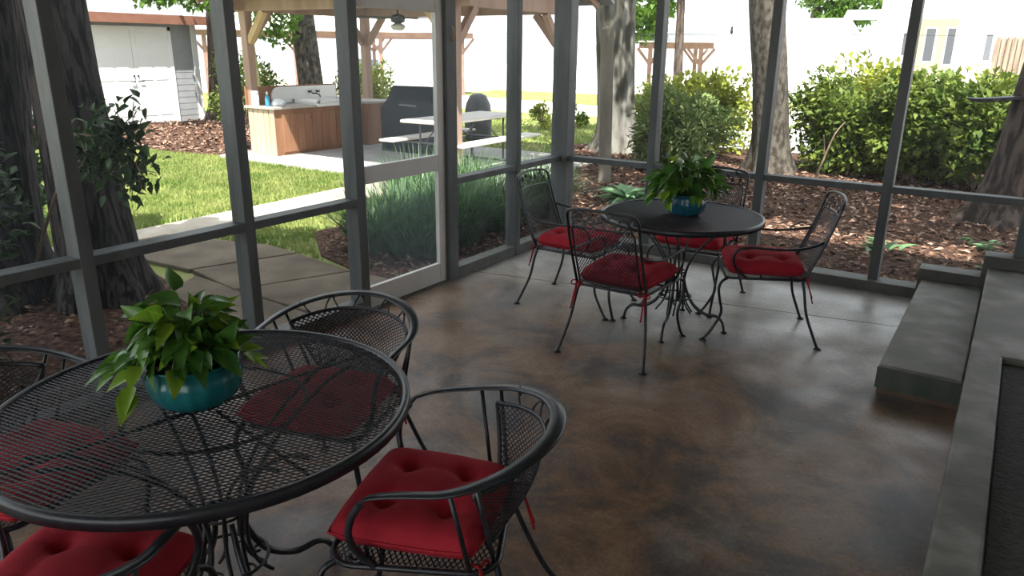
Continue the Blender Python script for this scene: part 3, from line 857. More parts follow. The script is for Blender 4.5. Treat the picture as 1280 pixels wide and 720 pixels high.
pothos('trailing green pothos in a round teal pot on the foreground table', (-1.765, 1.085, .7135), 4, M['teal'], .120, .195, 170, .076,
       [(math.radians(205), .07, .05), (math.radians(228), .07, .06), (math.radians(262), .04, .075), (math.radians(30), .02, .03)])
pothos('bushy green pothos in a blue glazed pot on the far table', (-1.585, 4.285, .7135), 9, M['teal2'], .215, .215, 190, .084,
       [(math.radians(200), .06, .05), (math.radians(250), .03, .07)])

# ------------------------------------------------------------------ ground outside
mb = MB(); mb.box((-60, -30, G-.4), (40, 90, G-.012)); structure('ground', mb, M['lot'])
mb = MB(); mb.poly([(XL-.12, -6), (XL-.12, 9.0), (-6.2, 14), (-9, 19), (-30, 19), (-30, -6)], G-.3, G); structure('lawn', mb, M['lawn'])
mb = MB(); mb.poly([(-12, 23), (-3, 26), (-4, 29), (-20, 29), (-20, 25)], G-.3, G+.004); structure('lawn.001', mb, M['lawn'])
def mound(name, pts, z):
    mb = MB(); mb.poly(pts, G-.2, z); return structure(name, mb, M['mulch'])
mound('mulch_bed', [(XL-.10, -3), (XL-.10, 2.9), (-4.6, 3.0), (-5.9, 3.25), (-6.8, 2.6), (-7.4, .5), (-7.4, -3)], G+.02)
mound('mulch_bed.001', [(XL-.10, YB+.1), (6, YB+.1), (8, 14.2), (-5.0, 14.2), (-7.4, 12.8), (-6.6, 10.9), (-5.0, 9.1), (-5.6, 7.6), (-5.6, 4.9), (-4.9, 4.35), (-4.2, 4.15), (XL-.10, 4.2)], G+.02)
mound('mulch_bed.002', [(-18.5, 7.8), (-12.2, 7.6), (-10.7, 7.9), (-10.9, 9.6), (-13, 13.8), (-18.5, 15)], G+.01)
# walkway and old paving slabs by the door
mb = MB(); mb.poly([(-6.66, 2.5), (-6.44, 6.2), (-6.3, 8.0), (-7.25, 8.0), (-7.10, 5.6), (-7.0, 2.5)], G-.1, G+.03); structure('walkway', mb, M['walk'], bevel=.01)
for i, pg in enumerate(([(XL-.11, 3.22), (XL-.11, 4.12), (-4.25, 4.10), (-4.60, 3.25)], [(-4.63, 3.25), (-4.28, 4.10), (-5.04, 4.22), (-5.34, 3.38)],
                        [(-5.38, 3.38), (-5.08, 4.23), (-5.50, 4.28), (-6.62, 3.98), (-6.66, 3.30)], [(XL-.11, 2.62), (XL-.11, 3.19), (-5.2, 3.32), (-5.0, 2.95)])):
    mb = MB(); mb.poly(pg[::-1] if i in (0, 1, 2, 3) else pg, G-.1, G+.045 - .004*i)
    structure('paving_slab' + ('' if not i else '.%03d' % i), mb, M['flag'], bevel=.01)

# grass blades and leaf litter
def blades(n, x0, x1, y0, y1, ok, h, seed):
    r = np.random.default_rng(seed)
    x = r.uniform(x0, x1, n); y = r.uniform(y0, y1, n); k = ok(x, y); x, y = x[k], y[k]; n = len(x)
    a = r.uniform(0, 2*PI, n); hh = h*r.uniform(.6, 1.3, n); w_ = .006 + .0008*np.hypot(x, y); ln = r.uniform(0, .6, n)*hh; b = r.uniform(0, 2*PI, n)
    base = np.stack([x, y, np.full(n, G)], 1); sd_ = np.stack([np.cos(a)*w_, np.sin(a)*w_, 0*a], 1)
    tip = base + np.stack([np.cos(b)*ln, np.sin(b)*ln, hh], 1)
    V = np.stack([base - sd_, base + sd_, tip], 1).reshape(-1, 3)
    return V, np.arange(3*n).reshape(-1, 3)
def pip(x, y, poly):
    c = np.zeros(len(x), bool); n = len(poly)
    for i in range(n):
        (x1, y1), (x2, y2) = poly[i], poly[(i+1) % n]
        k = ((y1 > y) != (y2 > y)) & (x < (x2-x1)*(y-y1)/((y2-y1) or 1e-9) + x1)
        c ^= k
    return c
lawn_ok = lambda x, y: ~pip(x, y, [(-6.62, 2.4), (-6.4, 6.2), (-6.2, 8.1), (-7.3, 8.1), (-7.15, 5.6), (-7.05, 2.4)]) & (x < XL-.15) & \
    ~pip(x, y, [(XL, 2.5), (XL, 4.15), (-5.5, 4.32), (-6.7, 4.0), (-6.7, 3.2), (-5, 2.9)]) & ~pip(x, y, [(XL, 4.1), (-4.2, 4.1), (-4.9, 4.3), (-5.6, 4.9), (-5.6, 7.6), (-5, 9), (XL, 9)]) & \
    ~((x > -10.95) & (x < -5.4) & (y > 7.62) & (y < 11.3)) & ~pip(x, y, [(-18.5, 7.7), (-12.2, 7.5), (-10.6, 7.8), (-10.8, 9.6), (-13, 13.9), (-18.5, 15.1)]) & ~pip(x, y, [(XL, -3), (XL, 2.9), (-4.6, 3.0), (-5.9, 3.3), (-6.9, 2.6), (-7.5, .5), (-7.5, -3)])
mb = MB()
V, F = blades(70000, -13, -3.5, 2.8, 8.2, lawn_ok, .045, 1); mb.addq(V, F)
V, F = blades(30000, -18, -6, 4, 17, lambda x, y: lawn_ok(x, y) & ~pip(x, y, [(-5, 14), (-7.3, 12.7), (-6.5, 10.9), (-3, 9), (0, 14)]), .055, 2); mb.addq(V, F)
o = mb.build('grass', M['grass']); tag(o, 'short green grass of the lawn between the porch and the shed', 'grass', kind='stuff')

def litter(n, poly, size, seed, z):
    r = np.random.default_rng(seed); P = np.array(poly); x = r.uniform(P[:, 0].min(), P[:, 0].max(), n); y = r.uniform(P[:, 1].min(), P[:, 1].max(), n)
    k = pip(x, y, poly); x, y = x[k], y[k]; n = len(x)
    B_ = np.stack([x, y, z + r.uniform(0, .025, n)], 1); D = unit(n, r)*np.array((1, 1, .3)); N = unit(n, r)*.45 + np.array((0, 0, 1))
    mb = MB(); leaf_batch(mb, B_, D, N, size*r.uniform(.5, 1.5, n), width=.5, fold=.1, seg=2); return mb
o = litter(16000, [(XL-.1, YB+.15), (3, YB+.15), (3, 12.5), (-5.0, 12.8), (-7.2, 12.7), (-6.5, 11), (-5, 9.2), (-5, 6)], .075, 3, G+.02).build('leaf_litter', M['litter'])
tag(o, 'brown fallen leaves and bark chips on the bed behind the back screens', 'leaf litter', kind='stuff')
o = litter(5000, [(-18, 8), (-12.2, 7.65), (-10.9, 7.95), (-11, 9.6), (-13, 13), (-17, 13)], .10, 4, G+.01).build('leaf_litter', M['litter'])
tag(o, 'reddish bark chips on the bed in front of the grey shed', 'leaf litter', kind='stuff')
o = litter(2500, [(XL-.12, -1), (XL-.12, 2.6), (-5, 2.9), (-6.6, 2.5), (-7, 0)], .06, 5, G+.02).build('leaf_litter', M['litter'])
tag(o, 'dark leaf litter around the dark trunks at the left', 'leaf litter', kind='stuff')
o = litter(1800, [(-4.1, 4.2), (-4.9, 4.4), (-5.5, 4.95), (-5.5, 6.5), (-3.5, 6.5), (-3.5, 4.25)], .06, 6, G+.02).build('leaf_litter', M['litter'])
tag(o, 'brown bark chips beside the strap leaved grass outside the screen door', 'leaf litter', kind='stuff')

# strap-leaved clumps outside the door
def clump(n, R0, L_, seed):
    r = np.random.default_rng(seed); mb = MB(); V = []; F = []; c = 0
    for k in range(n):
        a = r.uniform(0, 2*PI); q = R0*r.random()**.5; x, y = q*math.cos(a), q*math.sin(a); b = a + r.normal()*.6
        l = L_*r.uniform(.6, 1.15); out = r.uniform(.25, .72); w_ = r.uniform(.004, .008)
        s = np.array((-math.sin(b), math.cos(b), 0))*w_
        for i, t_ in enumerate((0, .3, .6, .85, 1)):
            p = np.array((x + math.cos(b)*l*out*t_**1.3, y + math.sin(b)*l*out*t_**1.3, l*(t_*(1.05 - out*.35) - out*.55*t_**2.6)))
            ww = s*(1 - t_**2*.9); V += [p - ww, p + ww]
            if i: F.append((c+2*i-2, c+2*i-1, c+2*i+1, c+2*i))
        c += 10
    mb.add(V, F, True); return mb
cl0 = clump(620, .22, .74, 1)
spots = [(-4.62, 4.78), (-4.22, 5.36), (-4.80, 5.32), (-4.22, 6.10), (-4.95, 5.95), (-4.2, 6.95), (-4.72, 6.52), (-5.45, 6.30), (-5.30, 7.00), (-4.60, 7.35), (-4.22, 4.84), (-4.40, 5.72)]
wh = ['nearest the walkway end, low in the door screen', 'hugging the porch sill right of the door', 'behind the first clump outside the door', 'against the screen left of the corner',
      'in the middle of the bed outside the door', 'closest to the porch corner', 'one row out from the porch corner', 'on the lawn side of the bed', 'far end of the bed towards the pavilion', 'farthest back beyond the porch corner', 'pressed against the foot of the dark door post', 'low against the sill right of the door']
base = None
for i, ((x, y), lb) in enumerate(zip(spots, wh)):
    lb = 'clump of bluish green strap leaves ' + lb
    if base is None:
        base = cl0.build('liriope_clump', M['liriope']); base.location = (x, y, G+.015); tag(base, lb, 'ornamental grass', 'strap leaved clumps outside the screen door')
    else:
        o = base.copy(); C.objects.link(o); o.location = (x, y, G+.015); o.rotation_euler = (0, 0, i*1.3); s = .9 + .25*((i*37) % 10)/10; o.scale = (s, s, s); o['label'] = lb

# broad pale plants in the mulch
def broad(label, loc, n, L_, seed, m):
    r = np.random.default_rng(seed)
    a = r.uniform(0, 2*PI, n); P = np.stack([np.cos(a)*.04, np.sin(a)*.04, np.full(n, .02)], 1) + r.normal(size=(n, 3))*np.array((.06, .06, .02)); P[:, 2] = np.abs(P[:, 2])
    D = np.stack([np.cos(a), np.sin(a), r.uniform(.3, 1.2, n)], 1); mb = MB()
    leaf_batch(mb, P, D, np.tile((0, 0, 1.), (n, 1)) + unit(n, r)*.2, L_*r.uniform(.6, 1.1, n), width=.42, droop=.5, seg=5)
    o = mb.build('broad_leaf_plant', m); o.location = loc; tag(o, label, 'plant'); return o
broad('pale green broad leaved plant in the mulch between the wooden post and the far table', (-3.75, 8.15, G+.02), 34, .36, 2, M['hosta'])
broad('low green seedling in the leaf litter behind the sideways chair', (-.85, 7.45, G+.02), 14, .16, 3, M['hosta'])
broad('small green tuft in the leaf litter under the right hand screen rail', (-.10, 8.1, G+.02), 12, .15, 4, M['hosta'])
broad('dark green tuft at the right end of the bed beside the step', (.10, 7.2, G+.02), 12, .14, 6, M['hosta'])

# ------------------------------------------------------------------ trees
def tree(name, label, pts, rad, barkm, seed, canopy=None, cm=None, leaf=.16, n=2500, flare=True, group=None, limbs=True, bareback=None):
    r = np.random.default_rng(seed)
    t = thing(name, label, 'tree', pts[0], 0, group)
    P = spline(np.array(pts, float) - np.array(pts[0], float), 7)
    k = np.linspace(0, 1, len(P)); rr = np.interp(k, np.linspace(0, 1, len(rad)), rad)
    seg = 40; mb = MB()
    an = np.linspace(0, 2*PI, seg, endpoint=False)
    lob = r.uniform(0, 2*PI, 4)
    V = []
    for i, (p, q) in enumerate(zip(P, rr)):
        fl_ = max(0, 1 - (p[2]) / .55)**2 if flare else 0
        sh = 1 + .05*np.cos(an*3 + lob[0]) + .035*np.cos(an*7 + lob[1] + p[2]*.6) + .018*np.cos(an*19 + lob[2] + p[2]*1.5) + fl_*(.30 + .22*np.cos(an*5 + lob[3]))
        V.append(np.stack([p[0] + q*sh*np.cos(an), p[1] + q*sh*np.sin(an), np.full(seg, p[2])], 1))
    V = np.concatenate(V); V[:seg, 2] -= .08
    F = [(i*seg+a, i*seg+(a+1) % seg, (i+1)*seg+(a+1) % seg, (i+1)*seg+a) for i in range(len(P)-1) for a in range(seg)]
    F.append(tuple((len(P)-1)*seg + a for a in range(seg)))
    mb.add(V, F, True); mb.build('trunk', barkm, t)
    if canopy:  # high clumps lie out of view and serve to cast shade
        mb = MB(); top = P[-1]
        cs = np.array(canopy, float)          # x, y, z, radius - world offsets from the trunk base
        if limbs:
            for c in cs:
                mb.tube([top*.8, (top*.8 + c[:3])/2 + np.array((0, 0, -.2)), c[:3]], [rad[-1]*.55, rad[-1]*.35, .03], 8, smooth_pts=5)
            mb.build('branch', barkm, t)
        kk = r.choice(len(cs), n, p=cs[:, 3]**2/np.sum(cs[:, 3]**2)); d = unit(n, r)
        # clustered sprays so that light comes through in patches
        cl = unit(70, r); near = cl[r.integers(0, 70, n)]; d = near + d*.30; d /= np.linalg.norm(d, axis=1)[:, None]
        Q = cs[kk, :3] + d*(cs[kk, 3]*(.45 + .55*r.random(n)))[:, None]*np.array((1, 1, .62))
        mb = MB(); leaf_batch(mb, Q, unit(n, r) + np.array((0, 0, -.2)), unit(n, r)*.7 + np.array((0, 0, 1)), leaf*r.uniform(.7, 1.3, n), width=.6, seg=2)
        mb.build('foliage', cm or M['leaftree'], t)
    return t

tree('tree', 'dark furrowed trunk just outside the left screens, second from the left edge', [(-5.28, 2.64, G), (-5.31, 2.63, .7), (-5.36, 2.64, 1.5), (-5.39, 2.65, 2.6), (-5.4, 2.7, 4.2)], [.28, .235, .205, .195, .17], M['bark'], 1,
     [(.9, -1.2, 4.6, 1.4), (.2, -2.0, 4.9, 1.4), (1.8, -2.4, 5.6, 1.6), (2.3, -1.0, 5.2, 1.4)], M['leaftree'], .24, 7000)  # unseen clumps, kept on the sun side to shade the left trunks
tree('tree', 'broad grey furrowed trunk at the left edge of the picture', [(-5.86, 2.18, G), (-5.86, 2.24, .8), (-5.86, 2.33, 1.6), (-5.88, 2.40, 2.6), (-5.98, 2.3, 4.4)], [.34, .31, .285, .27, .24], M['bark'], 2,
     [(-.6, -1.8, 4.9, 1.4), (1.0, -1.3, 4.7, 1.3), (.4, -2.4, 5.2, 1.6), (2.3, -2.8, 5.6, 1.6)], M['leaftree'], .24, 7000)  # clumps out of view, added sunward to darken the trunks
tree('tree', 'brown trunk beside the right corner of the grey shed', [(-16.6, 11.9, G), (-16.55, 11.95, 1.2), (-16.5, 12.0, 2.6), (-16.5, 12.1, 4.2)], [.34, .29, .27, .25], M['barkred'], 3,
     [(1.2, -2.3, 2.85, .55), (1.2, -1.2, 2.80, .50), (1.3, -.2, 2.7, .45), (-.6, 1.6, 5.4, 1.6)], M['leaftree'], .16, 3400)
tree('tree', 'leaning grey trunk behind the white outdoor sink', [(-13.38, 12.0, G), (-13.42, 11.98, .9), (-13.50, 11.93, 2.4), (-13.6, 11.9, 4.4)], [.33, .27, .25, .22], M['barkgrey'], 4,
     [(-.4, .6, 5.6, 1.6), (-2.6, -1.1, 2.9, .55), (.6, -.9, 5.8, 1.4)], M['leaftree'], .17, 2600)
tree('tree', 'thick pale trunk with flared base right of the picnic pavilion', [(-6.0, 12.42, G), (-6.03, 12.42, .5), (-6.08, 12.41, 1.3), (-6.14, 12.38, 2.6), (-6.2, 12.3, 4.6)], [.40, .335, .33, .34, .30], M['barkpale'], 5,
     [(-1.2, -.5, 5.6, 1.6), (1.3, -1.1, 5.8, 1.6), (.4, 1.2, 6.2, 1.5), (2.4, .1, 5.9, 1.3)], M['leaftree'], .20, 4200)
tree('tree', 'straight grey brown trunk rising from the hedge behind the far table', [(-3.04, 11.72, G), (-3.10, 11.70, .6), (-3.18, 11.67, 1.3), (-3.34, 11.62, 2.5), (-3.5, 11.6, 4.6)], [.31, .255, .245, .25, .22], M['barkgrey'], 6,
     [(-.6, 1.0, 6.6, 1.5), (1.2, 1.2, 7.0, 1.5), (.4, -3.6, 5.2, 1.4), (-1.0, -3.4, 5.4, 1.4)], M['leaftree'], .20, 4200)  # unseen clumps arranged so the hedge tops stay in the sun
tree('tree', 'dark brown trunk with spreading base at the right edge behind the step', [(.02, 9.62, G), (.06, 9.62, .3), (.13, 9.62, .9), (.25, 9.62, 2.4), (.4, 9.6, 4.4)], [.36, .275, .25, .25, .22], M['barkred'], 7,
     [(-.9, -2.2, 4.9, 1.5), (1.0, -2.4, 5.2, 1.6), (-1.8, -2.9, 5.0, 1.5), (2.4, -1.6, 5.4, 1.5)], M['leaftree'], .22, 6000)  # unseen clumps placed to shade the mulch, clear of the hedge
tree('tree', 'slim pale trunk far behind the hedge, left of the straight trunk', [(-9.2, 23.3, G), (-9.25, 23.3, 2), (-9.35, 23.2, 5)], [.16, .13, .11], M['barkred'], 8,
     [(-1.5, .6, 3.3, 1.1), (.3, .4, 4.9, 1.4), (-1.9, 1.5, 2.5, .8)], M['leaftree'], .2, 5000)
tree('tree', 'distant leafy tree beyond the white house, right of centre', [(-10.2, 44.5, G), (-10.2, 44.5, 2.5), (-10.1, 44.5, 4)], [.3, .25, .2], M['barkgrey'], 9,
     [(1.4, 0, 3.4, 1.4), (2.4, .3, 4.3, 1.7), (.6, .4, 4.8, 1.7)], M['leaftree'], .26, 5000)
tree('tree', 'slender yellow green trunk behind the pavilion corner brace', [(-12.32, 9.62, G), (-12.36, 9.60, 1.2), (-12.46, 9.55, 2.9), (-12.5, 9.5, 4.6)], [.125, .11, .10, .09], M['barkyellow'], 10,
     [(-.9, 1.3, 2.35, .55), (-1.3, 1.7, 2.0, .40), (0, .3, 5.2, 1.3)], M['leaftree'], .15, 1700)
# wooden post in front of the pale tree
mb = MB(); mb.box((-.085, -.06, -.02), (.085, .06, 2.0)); mb.add([(-.085, -.06, 2.0), (.085, -.06, 2.0), (.085, .06, 2.0), (-.085, .06, 2.0), (0, 0, 2.05)], [(0, 1, 4), (1, 2, 4), (2, 3, 4), (3, 0, 4)])
o = mb.build('wooden_post', M['greypost'], bevel=.006); o.location = (-4.64, 9.30, G+.02); o.rotation_euler = (0, math.radians(-1.5), .5)
tag(o, 'weathered square wooden post standing in front of the pale trunk', 'post')

# leafy branches hanging in front of the dark trunks
def leafy_branch(label, pts, n, leaf, seed, m):
    r = np.random.default_rng(seed); t = thing('leafy_branch', label, 'branch', (0, 0, 0))
    mb = MB(); P = spline(pts, 8); mb.tube(P, [.010, .007, .003], 6)
    ends = []
    for k in range(16):
        i = r.integers(len(P)//2, len(P)); e = P[i] + unit(1, r)[0]*r.uniform(.06, .20); mb.tube([P[i], (P[i]+e)/2 + np.array((0, 0, .015)), e], .0028, 5, smooth_pts=3); ends += [P[i], e, (P[i]+e)/2]
    mb.build('twig', M['twig'], t)
    E_ = np.array(ends); Q = E_[r.integers(0, len(E_), n)] + r.normal(size=(n, 3))*.035
    mb = MB(); leaf_batch(mb, Q, unit(n, r) + np.array((0, 0, -.25)), unit(n, r)*.6 + np.array((0, 0, 1)), leaf*r.uniform(.7, 1.3, n), width=.5, seg=4, droop=.2)
    mb.build('foliage', m, t)
leafy_branch('glossy leafy branch reaching right across the second dark trunk', [(-4.62, 1.95, .45), (-4.30, 2.02, .95), (-4.10, 2.16, 1.13), (-4.00, 2.29, 1.22)], 400, .068, 1, M['leafdark'])
leafy_branch('drooping tip of leaves hanging over the bright lawn', [(-4.35, 2.05, 1.20), (-4.06, 2.22, 1.16), (-4.02, 2.28, 1.02), (-4.02, 2.27, .95)], 130, .068, 2, M['leafdark'])
bush('shrub', 'tall dark shrub between the porch and the left edge trunk', 'shrub', (-4.72, 1.50, G), .60, .62, 1.50, 3000, .085, M['leafdark'], 21, lumps=12, stems=7)
bush('shrub', 'dark shrub added to block the bright lawn between the two dark furrowed trunks', 'shrub', (-7.2, 2.8, G), .62, .62, 2.2, 4500, .11, M['leafdark'], 23, lumps=14)  # added behind the trunks to hide the bright lawn
bush('shrub', 'low dark shrub under the left screen rail at the picture edge', 'shrub', (-4.40, .95, G), .60, .50, 1.05, 1500, .085, M['leafdark'], 22, lumps=9)

# hedge behind the back screens: every bush its own thing
HG = 'hedge bushes behind the back screens'
HD = [((-4.22, 10.95), .95, .75, 1.42, 'leafsoft', 6500, .13, 'feathery pale green bush left of the straight trunk'),
      ((-4.9, 13.6), 1.30, .8, 1.55, 'leaflime', 4500, .12, 'yellow green bush behind the feathery bush'),
      ((-6.3, 15.3), 1.0, .8, 1.35, 'leaflime', 3000, .12, 'yellowish bush showing beside the thick pale trunk'),
      ((-2.15, 12.2), 1.0, .8, 1.58, 'leafmid', 7000, .11, 'dense green bush immediately right of the straight trunk'),
      ((-1.20, 12.05), 1.0, .8, 1.66, 'leafmid', 7000, .11, 'dense green bush crossed by the right hand screen post'),
      ((-.28, 11.85), .95, .8, 1.58, 'leafmid', 7000, .11, 'lime topped bush right of the right hand screen post'),
      ((.60, 11.5), .9, .75, 1.22, 'leafmid', 6000, .11, 'lower bush at the right edge behind the dark tray'),
      ((-1.75, 13.8), 1.3, .7, 1.75, 'leaflime', 4000, .12, 'sunlit lime bush behind the dense hedge, right of the straight trunk'),
      ((.0, 13.6), 1.3, .7, 1.62, 'leaflime', 4000, .12, 'sunlit lime bush at the back right of the hedge')]
for i, (p, rx, ry, h, mm, n_, lf, lb) in enumerate(HD):
    bush('hedge_bush', lb, 'bush', (*p, G), rx, ry, h, n_, lf, M[mm], 40+i, HG, lumps=20, stems=7, width=.55 if mm != 'leafsoft' else .3)
bush('shrub', 'low green hedge behind the sink, left of the leaning trunk', 'shrub', (-14.8, 11.2, G), 1.2, .8, 1.75, 3500, .11, M['leafmid'], 61)
bush('shrub', 'low green hedge behind the sink, right of the leaning trunk', 'shrub', (-12.7, 13.0, G), .9, .7, 1.70, 2600, .11, M['leafmid'], 62)
bush('shrub', 'lime shrub behind the counter beside the covered grill', 'shrub', (-11.3, 11.9, G), .5, .45, 1.45, 1400, .10, M['leaflime'], 63)
bush('shrub', 'small round shrub seen under the pavilion beam past the bench', 'shrub', (-9.2, 15.1, G), .36, .36, .60, 600, .09, M['leaflime'], 64, lumps=6)
bush('shrub', 'small round shrub between the corner post and the pale trunk', 'shrub', (-8.65, 15.8, G), .34, .34, .62, 600, .09, M['leafmid'], 65, lumps=6)
mb = MB(); mb.tube([(-2.20, 10.75, G), (-2.10, 10.80, .32), (-2.02, 10.86, .62), (-1.92, 10.9, .78)], [.016, .011, .006], 6, smooth_pts=4); mb.tube([(-2.10, 10.80, .32), (-2.16, 10.86, .60)], .006, 5)
tag(mb.build('dead_stick', M['twig']), 'bare tan stick poking out of the mulch in front of the hedge', 'stick')
mb = MB()
mb.sweep([(-.49, 9.42, 1.215), (-.40, 9.42, 1.205), (-.28, 9.42, 1.215), (-.10, 9.45, 1.235), (.0, 9.50, 1.245)], [(-.13, .012), (-.10, -.022), (0, -.036), (.10, -.022), (.13, .012), (.09, .004), (-.09, .004)], up=(0, 0, 1), scale=[.45, .9, 1, .85, .7], smooth=False)
tag(mb.build('tree_tray', M['tray']), 'dark shallow tray jutting from the right hand trunk in front of the hedge', 'tray')

# ------------------------------------------------------------------ pavilion with outdoor kitchen
SZ = -.05
mb = MB(); mb.box((-10.95, 7.68, G-.1), (-5.55, 11.25, SZ)); structure('pavilion_slab', mb, M['slab'], bevel=.015)
pv = thing('picnic_pavilion', 'open timber pavilion with braced posts over the picnic table and sink', 'pavilion', (-8.52, 9.58, SZ))
cx0, cy0 = -8.52, 9.58
PC = [(-10.62, 8.20), (-6.39, 8.20), (-6.39, 10.97), (-10.66, 10.93)]
BZ = 2.20
for (x, y) in PC:
    mb = MB(); mb.box((x-cx0-.07, y-cy0-.07, 0), (x-cx0+.07, y-cy0+.07, BZ+.06)); mb.build('post', M['post'], pv, bevel=.006)
ends = [(0, 1), (1, 2), (2, 3), (3, 0)]
for a, b in ends:
    (x1, y1), (x2, y2) = PC[a], PC[b]; d = np.array((x2-x1, y2-y1)); L_ = np.linalg.norm(d); d /= L_
    mb = MB(); mb.beam((x1-cx0-d[0]*.3, y1-cy0-d[1]*.3, BZ+.17), (x2-cx0+d[0]*.3, y2-cy0+d[1]*.3, BZ+.17), .11, .24); mb.build('beam', M['post'], pv, bevel=.006)
    for (x, y), s in (((x1, y1), 1), ((x2, y2), -1)):
        mb = MB(); mb.beam((x-cx0+d[0]*s*.06, y-cy0+d[1]*s*.06, BZ-.42), (x-cx0+d[0]*s*.46, y-cy0+d[1]*s*.46, BZ+.05), .09, .11)
        br = mb.build('brace', M['brace'] if (a, b) == (0, 1) else M['post'], pv, bevel=.004)  # front braces take the sunlit yellow, the others plain post colour
        if (a, b) == (0, 1): br['label'] = 'timber brace coloured yellow for sunlight'
mb = MB(); x0, x1, y0, y1 = -2.75, 2.75, -2.05, 2.05
rv = [(x0, y0, BZ+.27-SZ*0), (x1, y0, BZ+.27), (x1, y1, BZ+.27), (x0, y1, BZ+.27), (x0, 0, BZ+1.15), (x1, 0, BZ+1.15)]
rv2 = [(a, b, c-.06) for a, b, c in rv]
mb.add(rv + rv2, [(0, 1, 5, 4), (2, 3, 4, 5), (7, 6, 10, 11), (9, 8, 11, 10), (0, 6, 7, 1), (2, 8, 9, 3), (3, 9, 10, 4), (4, 10, 6, 0), (1, 7, 11, 5), (5, 11, 8, 2)])
mb.build('roof', M['roofgrey'], pv)
for k in range(7):
    x = -2.5 + k*5/6
    for s in (-1, 1):
        mb = MB(); mb.beam((x, s*1.95, BZ+.19), (x, s*.03, BZ+1.03), .05, .10); mb.build('rafter', M['post'], pv)

# kitchen cabinets along the left side of the slab
kb = thing('sink_cabinet', 'brown timber cabinet with plank end carrying the white outdoor sink', 'cabinet', (-10.0, 8.1, SZ))
mb = MB(); mb.box((-.62, .02, 0), (-.02, 1.96, .74)); mb.build('body', M['cedar'], kb, bevel=.005)
for i in range(5):
    mb = MB(); mb.box((-.64+i*.128, 0, -.03), (-.64+i*.128+.112, .022, .74)); mb.build('end_plank', M['plank'], kb, bevel=.004)
for y0 in (.16, 1.02):
    mb = MB()
    for i in range(5): mb.box((-.02, y0+i*.158, .05), (.002, y0+i*.158+.150, .66))
    d = mb.build('door', M['cedar'], kb, bevel=.003)
    mb = MB(); mb.lathe([(.008, 0), (.014, .004), (.014, .014), (.004, .02)], 10); kn = mb.build('knob', M['black'], d); kn.location = (.002, y0+.62, .58); kn.rotation_euler = (0, PI/2, 0)
mb = MB(); mb.box((-.70, -.03, .745), (.03, .88, .785)); mb.build('countertop', M['counter'], kb, bevel=.004)
mb = MB(); mb.box((-.69, 0, .745), (-.65, 2.0, 1.08)); mb.build('splashback', M['cedar'], kb)
# white enamel sink with high back
sk = thing('farmhouse_sink', 'long white enamel sink with high back on the timber cabinet', 'sink', (-10.0, 8.38, SZ))
mb = MB()
mb.box((-.60, .63, .745), (.05, 1.66, .79))                     # apron / bottom
mb.box((-.60, .63, .79), (-.55, 1.66, .86)); mb.box((.0, .63, .79), (.05, 1.66, .86)); mb.box((-.60, .63, .79), (.05, .68, .86)); mb.box((-.60, 1.61, .79), (.05, 1.66, .86))
mb.build('basin', M['sink'], sk, bevel=.012)
mb = MB()
n_ = 14; prof = [(.18 + .10*(1 - math.cos(i/n_*PI/2)) if 0 else 0, 0) for i in range(1)]
ov = [(.20 - .20*0, .80)]
pts = [(.22, .79), (1.66, .79), (1.66, 1.06)] + [(.36 - .16*math.sin(i/8*PI/2), 1.06 - .16*(1 - math.cos(i/8*PI/2))) for i in range(9)]
m_ = len(pts); V = [(-.60, y, z) for y, z in pts] + [(-.645, y, z) for y, z in pts]
mb.add(V, [tuple(range(m_)), tuple(range(2*m_-1, m_-1, -1))] + [(i, m_+i, m_+(i+1) % m_, (i+1) % m_) for i in range(m_)])
mb.build('back_panel', M['sink'], sk, bevel=.01)
fc = MB()
for y in (1.0, 1.18): 
    fc.tube([(-.60, y, .965), (-.545, y, .965)], .014, 8); fc.tube([(-.545, y-.035, .985), (-.545, y+.035, .945)], .009, 6); fc.tube([(-.545, y-.035, .945), (-.545, y+.035, .985)], .009, 6)
fc.tube([(-.60, 1.09, .93), (-.50, 1.09, .93), (-.42, 1.09, .91), (-.40, 1.09, .87)], .012, 8, smooth_pts=4)
fc.build('faucet', M['fan'], sk)
# counter section beyond the sink
ct = thing('back_counter', 'brown counter run between the sink and the covered grill', 'counter', (-10.0, 10.12, SZ))
mb = MB(); mb.box((-.62, 0, 0), (.10, .62, .74)); mb.build('body', M['cedar'], ct, bevel=.005)
mb = MB(); mb.box((-.63, -.02, .745), (.16, .66, .785)); mb.build('countertop', M['counter'], ct, bevel=.004)
# things on the counter
b = thing('dish_soap_bottle', 'blue and white soap bottle on the grey counter left of the sink', 'bottle', (-10.28, 8.22, SZ+.786))
mb = MB(); mb.lathe([(.034, 0), (.038, .01), (.038, .11), (.030, .15), (.013, .17), (.013, .185)], 16); mb.build('body', M['bluep'], b)
mb = MB(); mb.lathe([(.016, .186), (.016, .215), (.008, .23)], 12); mb.build('cap', M['whitep'], b)
mb = MB(); mb.lathe([(.10, 0), (.115, .03), (.10, .07), (.06, .10), (.02, .115)], 24, fold=lambda a: .10*np.cos(a*5) + .06*np.cos(a*9+1))
o = mb.build('crumpled_towel', M['whitep']); o.location = (-10.18, 8.36, SZ+.786); tag(o, 'crumpled white towel on the grey counter beside the soap bottle', 'towel')
mb = MB(); mb.lathe([(.055, 0), (.060, .01), (.060, .17), (.050, .18), (.058, .19), (.058, .235), (.02, .24)], 20)
o = mb.build('paper_towel_canister', M['whitep']); o.location = (-10.47, 8.13, SZ+.786); tag(o, 'white canister at the left end of the grey counter', 'canister')
